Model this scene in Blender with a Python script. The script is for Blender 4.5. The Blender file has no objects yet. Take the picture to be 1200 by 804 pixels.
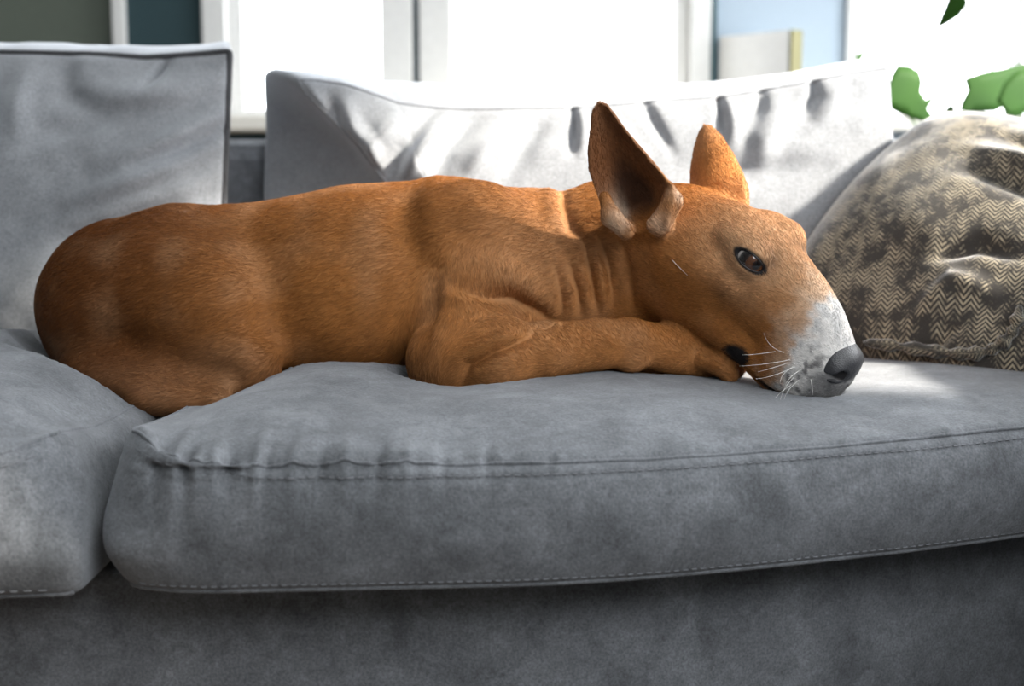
import bpy, math, random
import numpy as np
from mathutils import Vector, Matrix

rng = np.random.default_rng(7)
random.seed(7)
SC = bpy.context.scene
COL = SC.collection

# ------------------------------------------------------------------ camera
CAM = np.array([0.0, -1.40, 0.68])
PITCH = math.radians(7.2)
FPX = 1667.0
cam_d = bpy.data.cameras.new('camera')
cam_d.sensor_width = 36.0
cam_d.lens = 36.0 * FPX / 1200.0
cam_d.clip_start = 0.05
cam_d.dof.use_dof = True
cam_d.dof.focus_distance = 1.34
cam_d.dof.aperture_fstop = 4.0
cam = bpy.data.objects.new('camera', cam_d)
cam.location = CAM
cam.rotation_euler = (math.pi / 2 - PITCH, 0, 0)
COL.objects.link(cam)
SC.camera = cam

# ------------------------------------------------------------------ light
world = bpy.data.worlds.new('sky')
SC.world = world
world.use_nodes = True
bg = world.node_tree.nodes['Background']
bg.inputs[0].default_value = (0.95, 0.975, 1.0, 1)
bg.inputs[1].default_value = 4.5

sun_d = bpy.data.lights.new('sun', 'SUN')
sun_d.energy = 9.5
sun_d.angle = math.radians(4.5)
sun_d.color = (1.0, 0.92, 0.80)
sun = bpy.data.objects.new('sun', sun_d)
SUN_FROM = Vector((0.80, -0.22, 0.50))
sun.rotation_euler = SUN_FROM.to_track_quat('Z', 'Y').to_euler()
sun.location = (1.5, 0, 2)
COL.objects.link(sun)


def portal(name, loc, rot, sx, sy):
    d = bpy.data.lights.new(name, 'AREA')
    d.shape = 'RECTANGLE'
    d.size, d.size_y = sx, sy
    d.cycles.is_portal = True
    o = bpy.data.objects.new(name, d)
    o.location = loc
    o.rotation_euler = rot
    COL.objects.link(o)


portal('portal_right', (1.34, 0.645, 1.175), (0, math.pi / 2, 0), 1.25, 2.01)
portal('portal_back', (0.3, 1.98, 1.45), (-math.pi / 2, 0, 0), 2.0, 1.6)
portal('portal_front', (0.75, -1.98, 1.80), (math.pi / 2, 0, 0), 0.8, 1.1)
portal('portal_right_front', (1.34, -1.40, 1.65), (0, math.pi / 2, 0), 1.4, 1.1)

SC.view_settings.view_transform = 'Standard'
SC.view_settings.look = 'None'
SC.view_settings.gamma = 1.0
SC.view_settings.use_curve_mapping = False
SC.view_settings.exposure = 0.75
SC.cycles.max_bounces = 8
SC.cycles.diffuse_bounces = 4
SC.cycles.transparent_max_bounces = 12
SC.cycles.sample_clamp_indirect = 6.0

# ------------------------------------------------------------------ helpers
FW = np.array([0, math.cos(PITCH), -math.sin(PITCH)])
UP = np.array([0, math.sin(PITCH), math.cos(PITCH)])


def P(px, py, y):
    """World point on the sight line of photograph pixel (px, py) at world depth y (for measuring only)."""
    d = FW + np.array([1.0, 0, 0]) * (px - 600) / FPX + UP * (402 - py) / FPX
    return CAM + d * (y - CAM[1]) / d[1]


def sstep(a, b, x):
    t = np.clip((x - a) / (b - a), 0, 1)
    return t * t * (3 - 2 * t)


def np_mesh(name, verts, faces, smooth=True):
    """faces: (n,4) or (n,3) int array"""
    me = bpy.data.meshes.new(name)
    faces = np.asarray(faces, np.int32)
    n, k = faces.shape
    me.vertices.add(len(verts))
    me.vertices.foreach_set('co', np.asarray(verts, np.float32).ravel())
    me.loops.add(n * k)
    me.loops.foreach_set('vertex_index', faces.ravel())
    me.polygons.add(n)
    me.polygons.foreach_set('loop_start', np.arange(0, n * k, k, dtype=np.int32))
    me.polygons.foreach_set('loop_total', np.full(n, k, np.int32))
    me.polygons.foreach_set('use_smooth', np.full(n, smooth, bool))
    me.update(calc_edges=True)
    me.validate()
    return me


def link(name, me, mat=None, parent=None, kind=None):
    o = bpy.data.objects.new(name, me)
    COL.objects.link(o)
    if mat is not None:
        me.materials.append(mat)
    if parent is not None:
        o.parent = parent
        o.matrix_parent_inverse = Matrix.Translation(-parent.location)
    if kind:
        o['kind'] = kind
    return o


def tag(o, label, cat, group=None):
    o['label'] = label
    o['category'] = cat
    if group:
        o['group'] = group
    return o


def empty(name, loc, label, cat):
    o = bpy.data.objects.new(name, None)
    o.location = loc
    o.empty_display_size = 0.05
    COL.objects.link(o)
    return tag(o, label, cat)


def box_me(name, lo, hi, bevel=0.0):
    import bmesh
    bm = bmesh.new()
    bmesh.ops.create_cube(bm, size=1.0)
    lo, hi = Vector(lo), Vector(hi)
    for v in bm.verts:
        v.co = Vector([lo[i] + (v.co[i] + 0.5) * (hi[i] - lo[i]) for i in range(3)])
    if bevel > 0:
        bmesh.ops.bevel(bm, geom=bm.edges[:], offset=bevel, segments=2, profile=0.5, affect='EDGES')
    me = bpy.data.meshes.new(name)
    bm.to_mesh(me)
    bm.free()
    return me


def tube(path, rad, n=8, closed=False):
    """path (m,3), rad scalar or (m,) -> verts, quads"""
    path = np.asarray(path, float)
    m = len(path)
    rad = np.broadcast_to(np.asarray(rad, float), (m,))
    if closed:
        tan = np.roll(path, -1, 0) - np.roll(path, 1, 0)
    else:
        tan = np.gradient(path, axis=0)
    tan /= np.linalg.norm(tan, axis=1)[:, None] + 1e-12
    ref = np.array([0, 0, 1.0])
    if abs(tan[:, 2]).mean() > 0.8:
        ref = np.array([1.0, 0, 0])
    a = np.cross(tan, ref)
    a /= np.linalg.norm(a, axis=1)[:, None] + 1e-12
    b = np.cross(tan, a)
    th = np.linspace(0, 2 * math.pi, n, endpoint=False)
    v = path[:, None] + rad[:, None, None] * (np.cos(th)[None, :, None] * a[:, None] + np.sin(th)[None, :, None] * b[:, None])
    v = v.reshape(-1, 3)
    f = []
    mm = m if closed else m - 1
    for i in range(mm):
        j = (i + 1) % m
        for k in range(n):
            l = (k + 1) % n
            f.append((i * n + k, i * n + l, j * n + l, j * n + k))
    return v, np.array(f)


def join_parts(parts):
    vs, fs, o = [], [], 0
    for v, f in parts:
        vs.append(v)
        fs.append(f + o)
        o += len(v)
    return np.concatenate(vs), np.concatenate(fs)


# ------------------------------------------------------------------ materials
def new_mat(name):
    m = bpy.data.materials.new(name)
    m.use_nodes = True
    nt = m.node_tree
    return m, nt, nt.nodes['Principled BSDF']


def N(nt, t, **kw):
    n = nt.nodes.new(t)
    for k, v in kw.items():
        setattr(n, k, v)
    return n


def plain(name, col, rough=0.6, bump=0.0, scale=60, spec=0.4, vary=0.08):
    m, nt, b = new_mat(name)
    b.inputs['Roughness'].default_value = rough
    b.inputs['Specular IOR Level'].default_value = spec
    tc = N(nt, 'ShaderNodeTexCoord')
    nz = N(nt, 'ShaderNodeTexNoise')
    nz.inputs['Scale'].default_value = scale
    nz.inputs['Detail'].default_value = 4
    nt.links.new(tc.outputs['Object'], nz.inputs['Vector'])
    mx = N(nt, 'ShaderNodeMix', data_type='RGBA')
    mx.inputs[6].default_value = (*[c * (1 - vary) for c in col], 1)
    mx.inputs[7].default_value = (*[min(1, c * (1 + vary)) for c in col], 1)
    nt.links.new(nz.outputs['Fac'], mx.inputs[0])
    nt.links.new(mx.outputs[2], b.inputs['Base Color'])
    if bump:
        bp = N(nt, 'ShaderNodeBump')
        bp.inputs['Strength'].default_value = bump
        bp.inputs['Distance'].default_value = 0.002
        nt.links.new(nz.outputs['Fac'], bp.inputs['Height'])
        nt.links.new(bp.outputs[0], b.inputs['Normal'])
    return m


def velvet(name, col, sheen=0.55, mott=1.0):
    m, nt, b = new_mat(name)
    b.inputs['Roughness'].default_value = 0.85
    b.inputs['Specular IOR Level'].default_value = 0.15
    b.inputs['Sheen Weight'].default_value = sheen
    b.inputs['Sheen Roughness'].default_value = 0.45
    b.inputs['Sheen Tint'].default_value = (0.9, 0.94, 1.0, 1)
    tc = N(nt, 'ShaderNodeTexCoord')
    n1 = N(nt, 'ShaderNodeTexNoise')
    n1.inputs['Scale'].default_value = 14
    n1.inputs['Detail'].default_value = 5
    n1.inputs['Distortion'].default_value = 0.6
    n2 = N(nt, 'ShaderNodeTexNoise')
    n2.inputs['Scale'].default_value = 420
    n2.inputs['Detail'].default_value = 3
    for n in (n1, n2):
        nt.links.new(tc.outputs['Object'], n.inputs['Vector'])
    r1 = N(nt, 'ShaderNodeMapRange')
    r1.inputs[1].default_value = 0.3
    r1.inputs[2].default_value = 0.7
    r1.inputs[3].default_value = 1 - .26 * mott
    r1.inputs[4].default_value = 1 + .30 * mott
    nt.links.new(n1.outputs['Fac'], r1.inputs[0])
    r2 = N(nt, 'ShaderNodeMapRange')
    r2.inputs[1].default_value = 0.25
    r2.inputs[2].default_value = 0.75
    r2.inputs[3].default_value = 0.70
    r2.inputs[4].default_value = 1.30
    nt.links.new(n2.outputs['Fac'], r2.inputs[0])
    n3_ = N(nt, 'ShaderNodeTexNoise')
    n3_.inputs['Scale'].default_value = 55
    n3_.inputs['Detail'].default_value = 4
    n3_.inputs['Distortion'].default_value = 1.2
    nt.links.new(tc.outputs['Object'], n3_.inputs['Vector'])
    r3 = N(nt, 'ShaderNodeMapRange')
    r3.inputs[1].default_value = 0.3
    r3.inputs[2].default_value = 0.7
    r3.inputs[3].default_value = 1 - .16 * mott
    r3.inputs[4].default_value = 1 + .18 * mott
    nt.links.new(n3_.outputs['Fac'], r3.inputs[0])
    mu0 = N(nt, 'ShaderNodeMath', operation='MULTIPLY')
    nt.links.new(r1.outputs[0], mu0.inputs[0])
    nt.links.new(r3.outputs[0], mu0.inputs[1])
    mu = N(nt, 'ShaderNodeMath', operation='MULTIPLY')
    nt.links.new(mu0.outputs[0], mu.inputs[0])
    nt.links.new(r2.outputs[0], mu.inputs[1])
    vm = N(nt, 'ShaderNodeVectorMath', operation='SCALE')
    vm.inputs[0].default_value = col
    nt.links.new(mu.outputs[0], vm.inputs['Scale'])
    nt.links.new(vm.outputs[0], b.inputs['Base Color'])
    bp = N(nt, 'ShaderNodeBump')
    bp.inputs['Strength'].default_value = 0.35
    bp.inputs['Distance'].default_value = 0.0015
    nt.links.new(n2.outputs['Fac'], bp.inputs['Height'])
    nt.links.new(bp.outputs[0], b.inputs['Normal'])
    return m


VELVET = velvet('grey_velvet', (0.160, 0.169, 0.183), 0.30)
VELVET_BACK = velvet('grey_velvet_back', (0.235, 0.246, 0.264), 0.9, 0.4)  # same velvet, lightened in colour to stand in for stronger sun
VELVET_CORD_SHADE = velvet('grey_velvet_cord_shade', (0.055, 0.056, 0.06), 0.15)  # shadow on the cord put into its dark colour
THREAD = plain('thread', (0.20, 0.21, 0.23), 0.8)
WHITE = plain('white_paint', (0.70, 0.70, 0.69), 0.45)
TEAL = plain('teal_wall_paint', (0.022, 0.050, 0.058), 0.7, 0.1, 120)
GREENGREY = plain('grey_green_door_paint', (0.11, 0.13, 0.105), 0.55)
PALEBLUE = plain('pale_blue_wall_paint', (0.38, 0.46, 0.54), 0.7, 0.1, 120)
ROOMWALL = plain('room_wall_paint', (0.20, 0.215, 0.215), 0.8, 0.1, 120)
CEILING = plain('ceiling_paint', (0.75, 0.75, 0.74), 0.8)
FLOORM = plain('floor_boards', (0.07, 0.05, 0.035), 0.45, 0.1, 8)

GLASS, nt, b = new_mat('window_glass')
tr = N(nt, 'ShaderNodeBsdfTransparent')
gl = N(nt, 'ShaderNodeBsdfGlossy')
gl.inputs['Roughness'].default_value = 0.02
mxs = N(nt, 'ShaderNodeMixShader')
mxs.inputs[0].default_value = 0.05
nt.links.new(tr.outputs[0], mxs.inputs[1])
nt.links.new(gl.outputs[0], mxs.inputs[2])
nt.links.new(mxs.outputs[0], nt.nodes['Material Output'].inputs[0])

# ------------------------------------------------------------------ room
WX0, WX1, WY0, WY1, WH = -2.2, 1.35, -2.0, 2.0, 2.6


def struct(name, me, mat):
    o = link(name, me, mat, kind='structure')
    return o


def wall_with_holes(name, axis, pos, thick, a0, a1, holes, mat):
    """axis 'x': wall plane x=pos; a = y. axis 'y': plane y=pos; a = x. holes (a0,a1,z0,z1)."""
    xs = sorted({a0, a1, *[h[0] for h in holes], *[h[1] for h in holes]})
    zs = sorted({0, WH, *[h[2] for h in holes], *[h[3] for h in holes]})
    parts = []
    cube_f = np.array([(0, 1, 3, 2), (4, 6, 7, 5), (0, 4, 5, 1), (2, 3, 7, 6), (0, 2, 6, 4), (1, 5, 7, 3)])
    for i in range(len(xs) - 1):
        for j in range(len(zs) - 1):
            cx, cz = (xs[i] + xs[i + 1]) / 2, (zs[j] + zs[j + 1]) / 2
            if any(h[0] < cx < h[1] and h[2] < cz < h[3] for h in holes):
                continue
            v = []
            for t in (0, 1):
                for a in (xs[i], xs[i + 1]):
                    for z in (zs[j], zs[j + 1]):
                        d = pos + t * thick
                        v.append((d, a, z) if axis == 'x' else (a, d, z))
            parts.append((np.array(v, float), cube_f))
    v, f = join_parts(parts)
    return struct(name, np_mesh(name, v, f, smooth=False), mat)


struct('floor', box_me('floor', (WX0, WY0, -0.05), (WX1, WY1, 0)), FLOORM)
struct('ceiling', box_me('ceiling', (WX0, WY0, WH), (WX1, WY1, WH + 0.05)), CEILING)
YB = WY1
wx = lambda px: P(px, 60, YB)[0]
SILL = P(290, 138, YB)[2]
W1 = (wx(240), wx(831), SILL, 2.2)
W2 = (wx(990), 1.30, SILL + 0.004, 2.3)
D1 = (-2.0, wx(141), 0, 2.1)
wall_with_holes('wall_back', 'y', YB, 0.12, WX0, wx(838), [W1, D1], TEAL)
wall_with_holes('wall_back_right', 'y', YB, 0.12, wx(838), WX1, [W2], PALEBLUE)
wall_with_holes('wall_right', 'x', WX1, 0.12, WY0, WY1, [(-0.325, 1.65, 0.55, 1.77), (-1.95, -0.85, 0.95, 2.35)], ROOMWALL)
struct('wall_left', box_me('wall_left', (WX0 - 0.1, WY0, 0), (WX0, WY1, WH)), ROOMWALL)
wall_with_holes('wall_front', 'y', WY0 - 0.1, 0.1, WX0, WX1, [(0.35, 1.15, 1.25, 2.35)], ROOMWALL)


def multi(name, boxes, mat, parent, bevel=0.004):
    for lo, hi in boxes:
        link(name, box_me(name, lo, hi, bevel), mat, parent)


# window 1: a pair of white casements
w1 = struct('window_1', box_me('window_1', (W1[0] - 0.03, YB - 0.02, W1[3]), (W1[1] + 0.02, YB + 0.03, W1[3] + 0.08), 0.004), WHITE)
zt = W1[3]
multi('frame', [((wx(240), YB - 0.03, SILL), (wx(268), YB + 0.02, zt)),
                ((wx(447), YB - 0.03, SILL), (wx(484), YB + 0.02, zt)),
                ((wx(492), YB - 0.03, SILL), (wx(530), YB + 0.02, zt)),
                ((wx(808), YB - 0.03, SILL), (wx(831), YB + 0.02, zt))], WHITE, w1)
multi('sash', [((wx(268), YB + 0.0, SILL), (wx(285), YB + 0.05, zt)),
               ((wx(790), YB + 0.0, SILL), (wx(808), YB + 0.05, zt)),
               ((wx(285), YB + 0.0, SILL), (wx(447), YB + 0.05, SILL + 0.02)),
               ((wx(530), YB + 0.0, SILL), (wx(790), YB + 0.05, SILL + 0.02))], WHITE, w1)
multi('gap_strip', [((wx(484), YB - 0.01, SILL), (wx(492), YB + 0.02, zt))], plain('gap_strip', (0.12, 0.15, 0.17), 0.6), w1)  # dark strip filling the gap between the two frames
multi('glazing_bar', [((wx(655), YB + 0.01, SILL), (wx(659.5), YB + 0.035, zt))], WHITE, w1, 0.002)
multi('pane', [((wx(285), YB + 0.022, SILL + 0.02), (wx(447), YB + 0.028, zt)),
               ((wx(530), YB + 0.022, SILL + 0.02), (wx(655), YB + 0.028, zt)),
               ((wx(659.5), YB + 0.022, SILL + 0.02), (wx(790), YB + 0.028, zt))], GLASS, w1, 0)
sill = struct('trim_1', box_me('trim_1', (wx(232), YB - 0.20, SILL - 0.035), (WX1, YB + 0.0, SILL), 0.006),
              plain('cream_sill_paint', (0.80, 0.77, 0.70), 0.4))
# window 2 at the right, behind the plant
w2 = struct('window_2', box_me('window_2', (W2[0] - 0.03, YB - 0.02, W2[3]), (W2[1] + 0.03, YB + 0.03, W2[3] + 0.08), 0.004), WHITE)
multi('frame', [((W2[0], YB - 0.02, W2[2]), (W2[0] + 0.03, YB + 0.03, W2[3])),
                ((W2[1] - 0.04, YB - 0.02, W2[2]), (W2[1], YB + 0.03, W2[3])),
                ((wx(1186), YB - 0.02, W2[2]), (wx(1197), YB + 0.03, W2[3]))], WHITE, w2)
multi('pane', [((W2[0] + 0.03, YB + 0.01, W2[2]), (wx(1186), YB + 0.016, W2[3])),
               ((wx(1197), YB + 0.01, W2[2]), (W2[1] - 0.04, YB + 0.016, W2[3]))], GLASS, w2, 0)
# door at the left with its white casing
d1 = struct('door_1', box_me('door_1', (D1[0] + 0.005, YB + 0.03, 0.006), (wx(134), YB + 0.07, 2.09), 0.003), GREENGREY)
link('casing', box_me('casing', (wx(134.5), YB - 0.02, 0.006), (wx(150), YB + 0.0, 2.14), 0.004), WHITE, d1)
struct('trim_2', box_me('trim_2', (wx(829.5), YB - 0.026, SILL), (wx(838), YB - 0.0, 2.28), 0.003),
       plain('dark_teal_trim_paint', (0.03, 0.075, 0.085), 0.6))

# ------------------------------------------------------------------ implicit-surface tools
class Vol:
    def __init__(s, lo, hi, h):
        s.h = h
        s.lo = np.array(lo, float)
        n = np.ceil((np.array(hi) - s.lo) / h).astype(int) + 1
        s.ax = [(s.lo[i] + np.arange(n[i]) * h).astype(np.float32) for i in range(3)]
        s.d = np.full(tuple(n), 0.2, np.float32)

    def win(s, lo, hi):
        sl = []
        for i in range(3):
            a = int(np.clip(np.floor((lo[i] - s.lo[i]) / s.h), 0, len(s.ax[i])))
            b = int(np.clip(np.ceil((hi[i] - s.lo[i]) / s.h) + 1, 0, len(s.ax[i])))
            sl.append(slice(a, b))
        return tuple(sl)

    def apply(s, fn, lo, hi, k, sub=False):
        w = s.win(np.array(lo) - k * 1.3, np.array(hi) + k * 1.3)
        X = s.ax[0][w[0]][:, None, None]
        Y = s.ax[1][w[1]][None, :, None]
        Z = s.ax[2][w[2]][None, None, :]
        d = fn(X, Y, Z).astype(np.float32)
        c = s.d[w]
        if sub:
            d = -d
            m = np.maximum(k - np.abs(c - d), 0)
            s.d[w] = np.maximum(c, d) + m * m / (4 * k)
        else:
            m = np.maximum(k - np.abs(c - d), 0)
            s.d[w] = np.minimum(c, d) - m * m / (4 * k)

    def cone(s, a, b, ra, rb, k=0.02, sub=False):
        a, b = np.asarray(a, float), np.asarray(b, float)
        ab = b - a
        L2 = ab @ ab + 1e-12
        r = max(ra, rb)

        def fn(X, Y, Z):
            t = np.clip(((X - a[0]) * ab[0] + (Y - a[1]) * ab[1] + (Z - a[2]) * ab[2]) / L2, 0, 1)
            return np.sqrt((X - a[0] - t * ab[0]) ** 2 + (Y - a[1] - t * ab[1]) ** 2 + (Z - a[2] - t * ab[2]) ** 2) - (ra + (rb - ra) * t)
        s.apply(fn, np.minimum(a, b) - r, np.maximum(a, b) + r, k, sub)

    def chain(s, pts, k=0.02):
        segs = [(np.asarray(a, float), np.asarray(b, float) - np.asarray(a, float), ra, rb) for (a, ra), (b, rb) in zip(pts[:-1], pts[1:])]
        R = max(q[1] for q in pts)
        pp = np.array([q[0] for q in pts])

        def fn(X, Y, Z):
            out = None
            for a, ab, ra, rb in segs:
                t = np.clip(((X - a[0]) * ab[0] + (Y - a[1]) * ab[1] + (Z - a[2]) * ab[2]) / (ab @ ab + 1e-12), 0, 1)
                d = np.sqrt((X - a[0] - t * ab[0]) ** 2 + (Y - a[1] - t * ab[1]) ** 2 + (Z - a[2] - t * ab[2]) ** 2) - (ra + (rb - ra) * t)
                if out is None:
                    out = d
                else:
                    m = np.maximum(.006 - np.abs(out - d), 0)
                    out = np.minimum(out, d) - m * m / .024
            return out
        s.apply(fn, pp.min(0) - R, pp.max(0) + R, k)

    def ell(s, c, A, r, k=0.02, sub=False):
        """A: 3x3 with the axes as columns"""
        c, A, r = np.asarray(c, float), np.asarray(A, float), np.asarray(r, float)

        def fn(X, Y, Z):
            q = [(X - c[0]) * A[0, i] + (Y - c[1]) * A[1, i] + (Z - c[2]) * A[2, i] for i in range(3)]
            k0 = np.sqrt(sum((q[i] / r[i]) ** 2 for i in range(3)))
            k1 = np.sqrt(sum((q[i] / r[i] ** 2) ** 2 for i in range(3))) + 1e-9
            return k0 * (k0 - 1) / k1
        R = r.max()
        s.apply(fn, c - R, c + R, k, sub)

    def nets(s):
        d = s.d
        n = d.shape
        ins = d < 0
        cnt = np.zeros(tuple(x - 1 for x in n), np.int8)
        for i in (0, 1):
            for j in (0, 1):
                for k in (0, 1):
                    cnt += ins[i:n[0] - 1 + i, j:n[1] - 1 + j, k:n[2] - 1 + k]
        act = np.argwhere((cnt > 0) & (cnt < 8))
        vid = np.full(cnt.shape, -1, np.int32)
        vid[act[:, 0], act[:, 1], act[:, 2]] = np.arange(len(act))
        off = np.array([(i, j, k) for i in (0, 1) for j in (0, 1) for k in (0, 1)])
        cv = np.stack([d[act[:, 0] + o[0], act[:, 1] + o[1], act[:, 2] + o[2]] for o in off], 1)
        pos = np.zeros((len(act), 3))
        num = np.zeros(len(act))
        for a in range(8):
            for b in range(a + 1, 8):
                if np.abs(off[a] - off[b]).sum() != 1:
                    continue
                m = (cv[:, a] < 0) != (cv[:, b] < 0)
                t = cv[m, a] / (cv[m, a] - cv[m, b])
                pos[m] += off[a] + t[:, None] * (off[b] - off[a])
                num[m] += 1
        V = s.lo + (act + pos / num[:, None]) * s.h
        Q = []
        for ax in range(3):
            A = [slice(None)] * 3
            B = [slice(None)] * 3
            A[ax] = slice(0, -1)
            B[ax] = slice(1, None)
            x0, x1 = ins[tuple(A)], ins[tuple(B)]
            e = np.argwhere(x0 != x1)
            u, v = (ax + 1) % 3, (ax + 2) % 3
            ok = (e[:, u] >= 1) & (e[:, v] >= 1) & (e[:, u] < n[u] - 1) & (e[:, v] < n[v] - 1)
            e = e[ok]
            fl = x0[e[:, 0], e[:, 1], e[:, 2]]
            idx = []
            for du, dv in ((-1, -1), (0, -1), (0, 0), (-1, 0)):
                c = e.copy()
                c[:, u] += du
                c[:, v] += dv
                idx.append(vid[c[:, 0], c[:, 1], c[:, 2]])
            q = np.stack(idx, 1)
            q[~fl] = q[~fl][:, ::-1]
            Q.append(q)
        return V, np.concatenate(Q)


def smooth_verts(V, Q, it=2, lam=0.5):
    e = np.concatenate([Q[:, [0, 1]], Q[:, [1, 2]], Q[:, [2, 3]], Q[:, [3, 0]]])
    cnt = np.bincount(e[:, 0], minlength=len(V)) + np.bincount(e[:, 1], minlength=len(V))
    for i in range(it):
        for l in (lam, -lam * 1.03):
            S = np.zeros_like(V)
            for c in range(3):
                S[:, c] = np.bincount(e[:, 0], V[e[:, 1], c], len(V)) + np.bincount(e[:, 1], V[e[:, 0], c], len(V))
            V = V + l * (S / cnt[:, None] - V)
    return V


def vert_normals(V, Q):
    fn = np.cross(V[Q[:, 2]] - V[Q[:, 0]], V[Q[:, 3]] - V[Q[:, 1]])
    Nn = np.zeros_like(V)
    for c in range(3):
        for k in range(4):
            Nn[:, c] += np.bincount(Q[:, k], fn[:, c], len(V))
    return Nn / (np.linalg.norm(Nn, axis=1)[:, None] + 1e-12)


def vnoise(p, scale, seed=0):
    """cheap smooth value noise in 3-D, 0..1"""
    q = np.asarray(p, float) * scale + seed * 17.31
    i = np.floor(q).astype(np.int64)
    f = q - i
    f = f * f * (3 - 2 * f)
    out = 0
    for a in (0, 1):
        for b in (0, 1):
            for c in (0, 1):
                h = ((i[:, 0] + a) * 374761393 + (i[:, 1] + b) * 668265263 + (i[:, 2] + c) * 2147483647 + seed * 97) & 0xffffffff
                h = ((h ^ (h >> 13)) * 1274126177) & 0xffffffff
                h = (h ^ (h >> 16)) & 0xffff
                w = (f[:, 0] if a else 1 - f[:, 0]) * (f[:, 1] if b else 1 - f[:, 1]) * (f[:, 2] if c else 1 - f[:, 2])
                out = out + w * h / 65535.0
    return out


# ------------------------------------------------------------------ the dog: one continuous body
# head frame: columns forward (to the nose), left (away from the camera), dorsal
HR = np.array([[0.6792, 0.6977, 0.2279], [-0.5552, 0.6914, -0.4623], [-0.4801, 0.1874, 0.8569]])
u_, _, v_ = np.linalg.svd(HR)
HR = u_ @ v_
HS = 1.069
EYE_L = np.array([0.134, -0.040, 0.035])
HO = P(879, 302, -0.05) - HR @ EYE_L * HS


def H(x, y, z):
    return HO + HR @ np.array([x, y, z]) * HS


def tilt(axis_i, deg):
    """head axes rotated about one of them"""
    a = math.radians(deg)
    k = np.eye(3)[axis_i]
    K = np.array([[0, -k[2], k[1]], [k[2], 0, -k[0]], [-k[1], k[0], 0]])
    return HR @ (np.eye(3) + math.sin(a) * K + (1 - math.cos(a)) * K @ K)


S_ = HS
dog = Vol((-0.56, -0.22, 0.37), (0.40, 0.36, 0.90), 0.0022)
# trunk
dog.chain([(P(152, 360, .15), .098), (P(215, 352, .15), .104), (P(285, 352, .15), .103), (P(420, 338, .15), .109),
           (P(530, 323, .14), .106), (P(620, 315, .13), .085), (P(690, 306, .12), .074), (P(750, 298, .10), .060)], .05)
# haunch, thigh, folded hind leg, tail root
dog.ell(P(190, 370, .10), np.eye(3), (.115, .075, .098), .03)
dog.ell(P(240, 366, .055), np.eye(3), (.075, .05, .062), .03)
dog.chain([(P(290, 425, .03), .034), (P(190, 440, .03), .030), (P(105, 435, .06), .024)], .025)
dog.chain([(P(110, 448, .05), .022), (P(170, 462, .0), .019), (P(250, 470, -.01), .017)], .02)
# far flank and far hind leg, so that the body is complete from the other side
dog.ell(P(190, 375, .24), np.eye(3), (.10, .05, .085), .03)
dog.chain([(P(300, 420, .25), .032), (P(170, 430, .27), .026), (P(90, 425, .25), .02)], .02)
dog.chain([(P(110, 400, .20), .03), (P(100, 430, .26), .02), (P(140, 440, .30), .014), (P(260, 440, .33), .009)], .02)
# ribcage fullness, withers, scapula
dog.ell(P(430, 350, .13), np.eye(3), (.12, .105, .10), .04)
dog.ell(P(560, 300, .075), np.eye(3), (.062, .045, .075), .035)
# near upper arm and elbow
dog.chain([(P(590, 335, .055), .040), (P(550, 375, .03), .045), (P(525, 425, .01), .040)], .028)
dog.cone(P(530, 418, .0), P(590, 412, -.02), .037, .034, .02)
# throat / chest skin
dog.chain([(P(620, 350, .10), .070), (P(710, 340, .095), .050), (P(765, 352, .085), .040)], .03)

# ---- head, in head coordinates (x forward, y left, z dorsal)
e = lambda x, y, z, rx, ry, rz, k, A=HR, sub=False: dog.ell(H(x, y, z), A, np.array([rx, ry, rz]) * S_, k, sub)
c_ = lambda a, b, ra, rb, k, sub=False: dog.cone(H(*a), H(*b), ra * S_, rb * S_, k, sub)
e(.058, 0, -.012, .066, .052, .050, .025)
e(.098, 0, .000, .060, .044, .042, .025)
e(.150, 0, .000, .085, .036, .040, .03, tilt(1, 14))
c_((.150, 0, -.016), (.215, 0, -.036), .036, .031, .02)
c_((.205, 0, -.034), (.228, 0, -.036), .029, .023, .015)
c_((.195, 0, -.056), (.224, 0, -.060), .027, .021, .012)
for s in (-1, 1):
    e(.070, s * .036, -.022, .050, .024, .042, .025)                    # cheek muscle
    c_((.062, s * .046, -.008), (.122, s * .042, .006), .014, .011, .018)  # zygomatic arch
    e(.114, s * .031, .037, .022, .012, .009, .014)                     # brow
    e(.198, s * .021, -.050, .038, .017, .026, .012)                    # upper lip
for s in (-1, 1):                                                          # lower jaw
    c_((.060, s * .028, -.056), (.140, s * .024, -.052), .022, .017, .02)
    c_((.140, s * .024, -.052), (.205, s * .010, -.078), .017, .013, .012)
c_((.200, 0, -.078), (.220, 0, -.070), .015, .013, .01)
c_((.03, 0, -.02), (-.04, .01, -.045), .046, .046, .03)                     # nape
# mouth line: a narrow groove under the lip on both sides
for s in (-1, 1):
    pts = [(.150, s * .041, -.058), (.175, s * .038, -.072), (.200, s * .031, -.076), (.225, s * .018, -.070), (.236, s * .008, -.062)]
    for a, b in zip(pts[:-1], pts[1:]):
        c_(a, b, .0026, .0026, .004, True)
# near forearm, wrist, paw (the paw lies under the jaw)
LEG_N = [(P(583, 420, -.02), .0300), (P(640, 410, -.015), .0272), (P(700, 404, .0), .0240), (P(738, 402, .01), .0236),
           (P(785, 408, .025), .0235), (P(826, 418, .035), .022)]
dog.chain(LEG_N, .007)
dog.cone(P(535, 420, .0), P(583, 418, -.018), .036, .030, .02)
dog.ell(P(741, 424, -.004), np.eye(3), (.013, .009, .009), .012)
for i, (tx, ty, yy) in enumerate([(855, 437, .008), (862, 432, .026), (864, 429, .044), (858, 427, .060)]):
    a = P(826 + i * 3, 420 - i * 2, yy + .006)
    m_ = P((826 + tx) / 2 + 4, (420 + ty) / 2 - 4, yy)
    dog.chain([(a, .0115), (m_, .0118), (P(tx, ty, yy), .0098)], .006)
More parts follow.
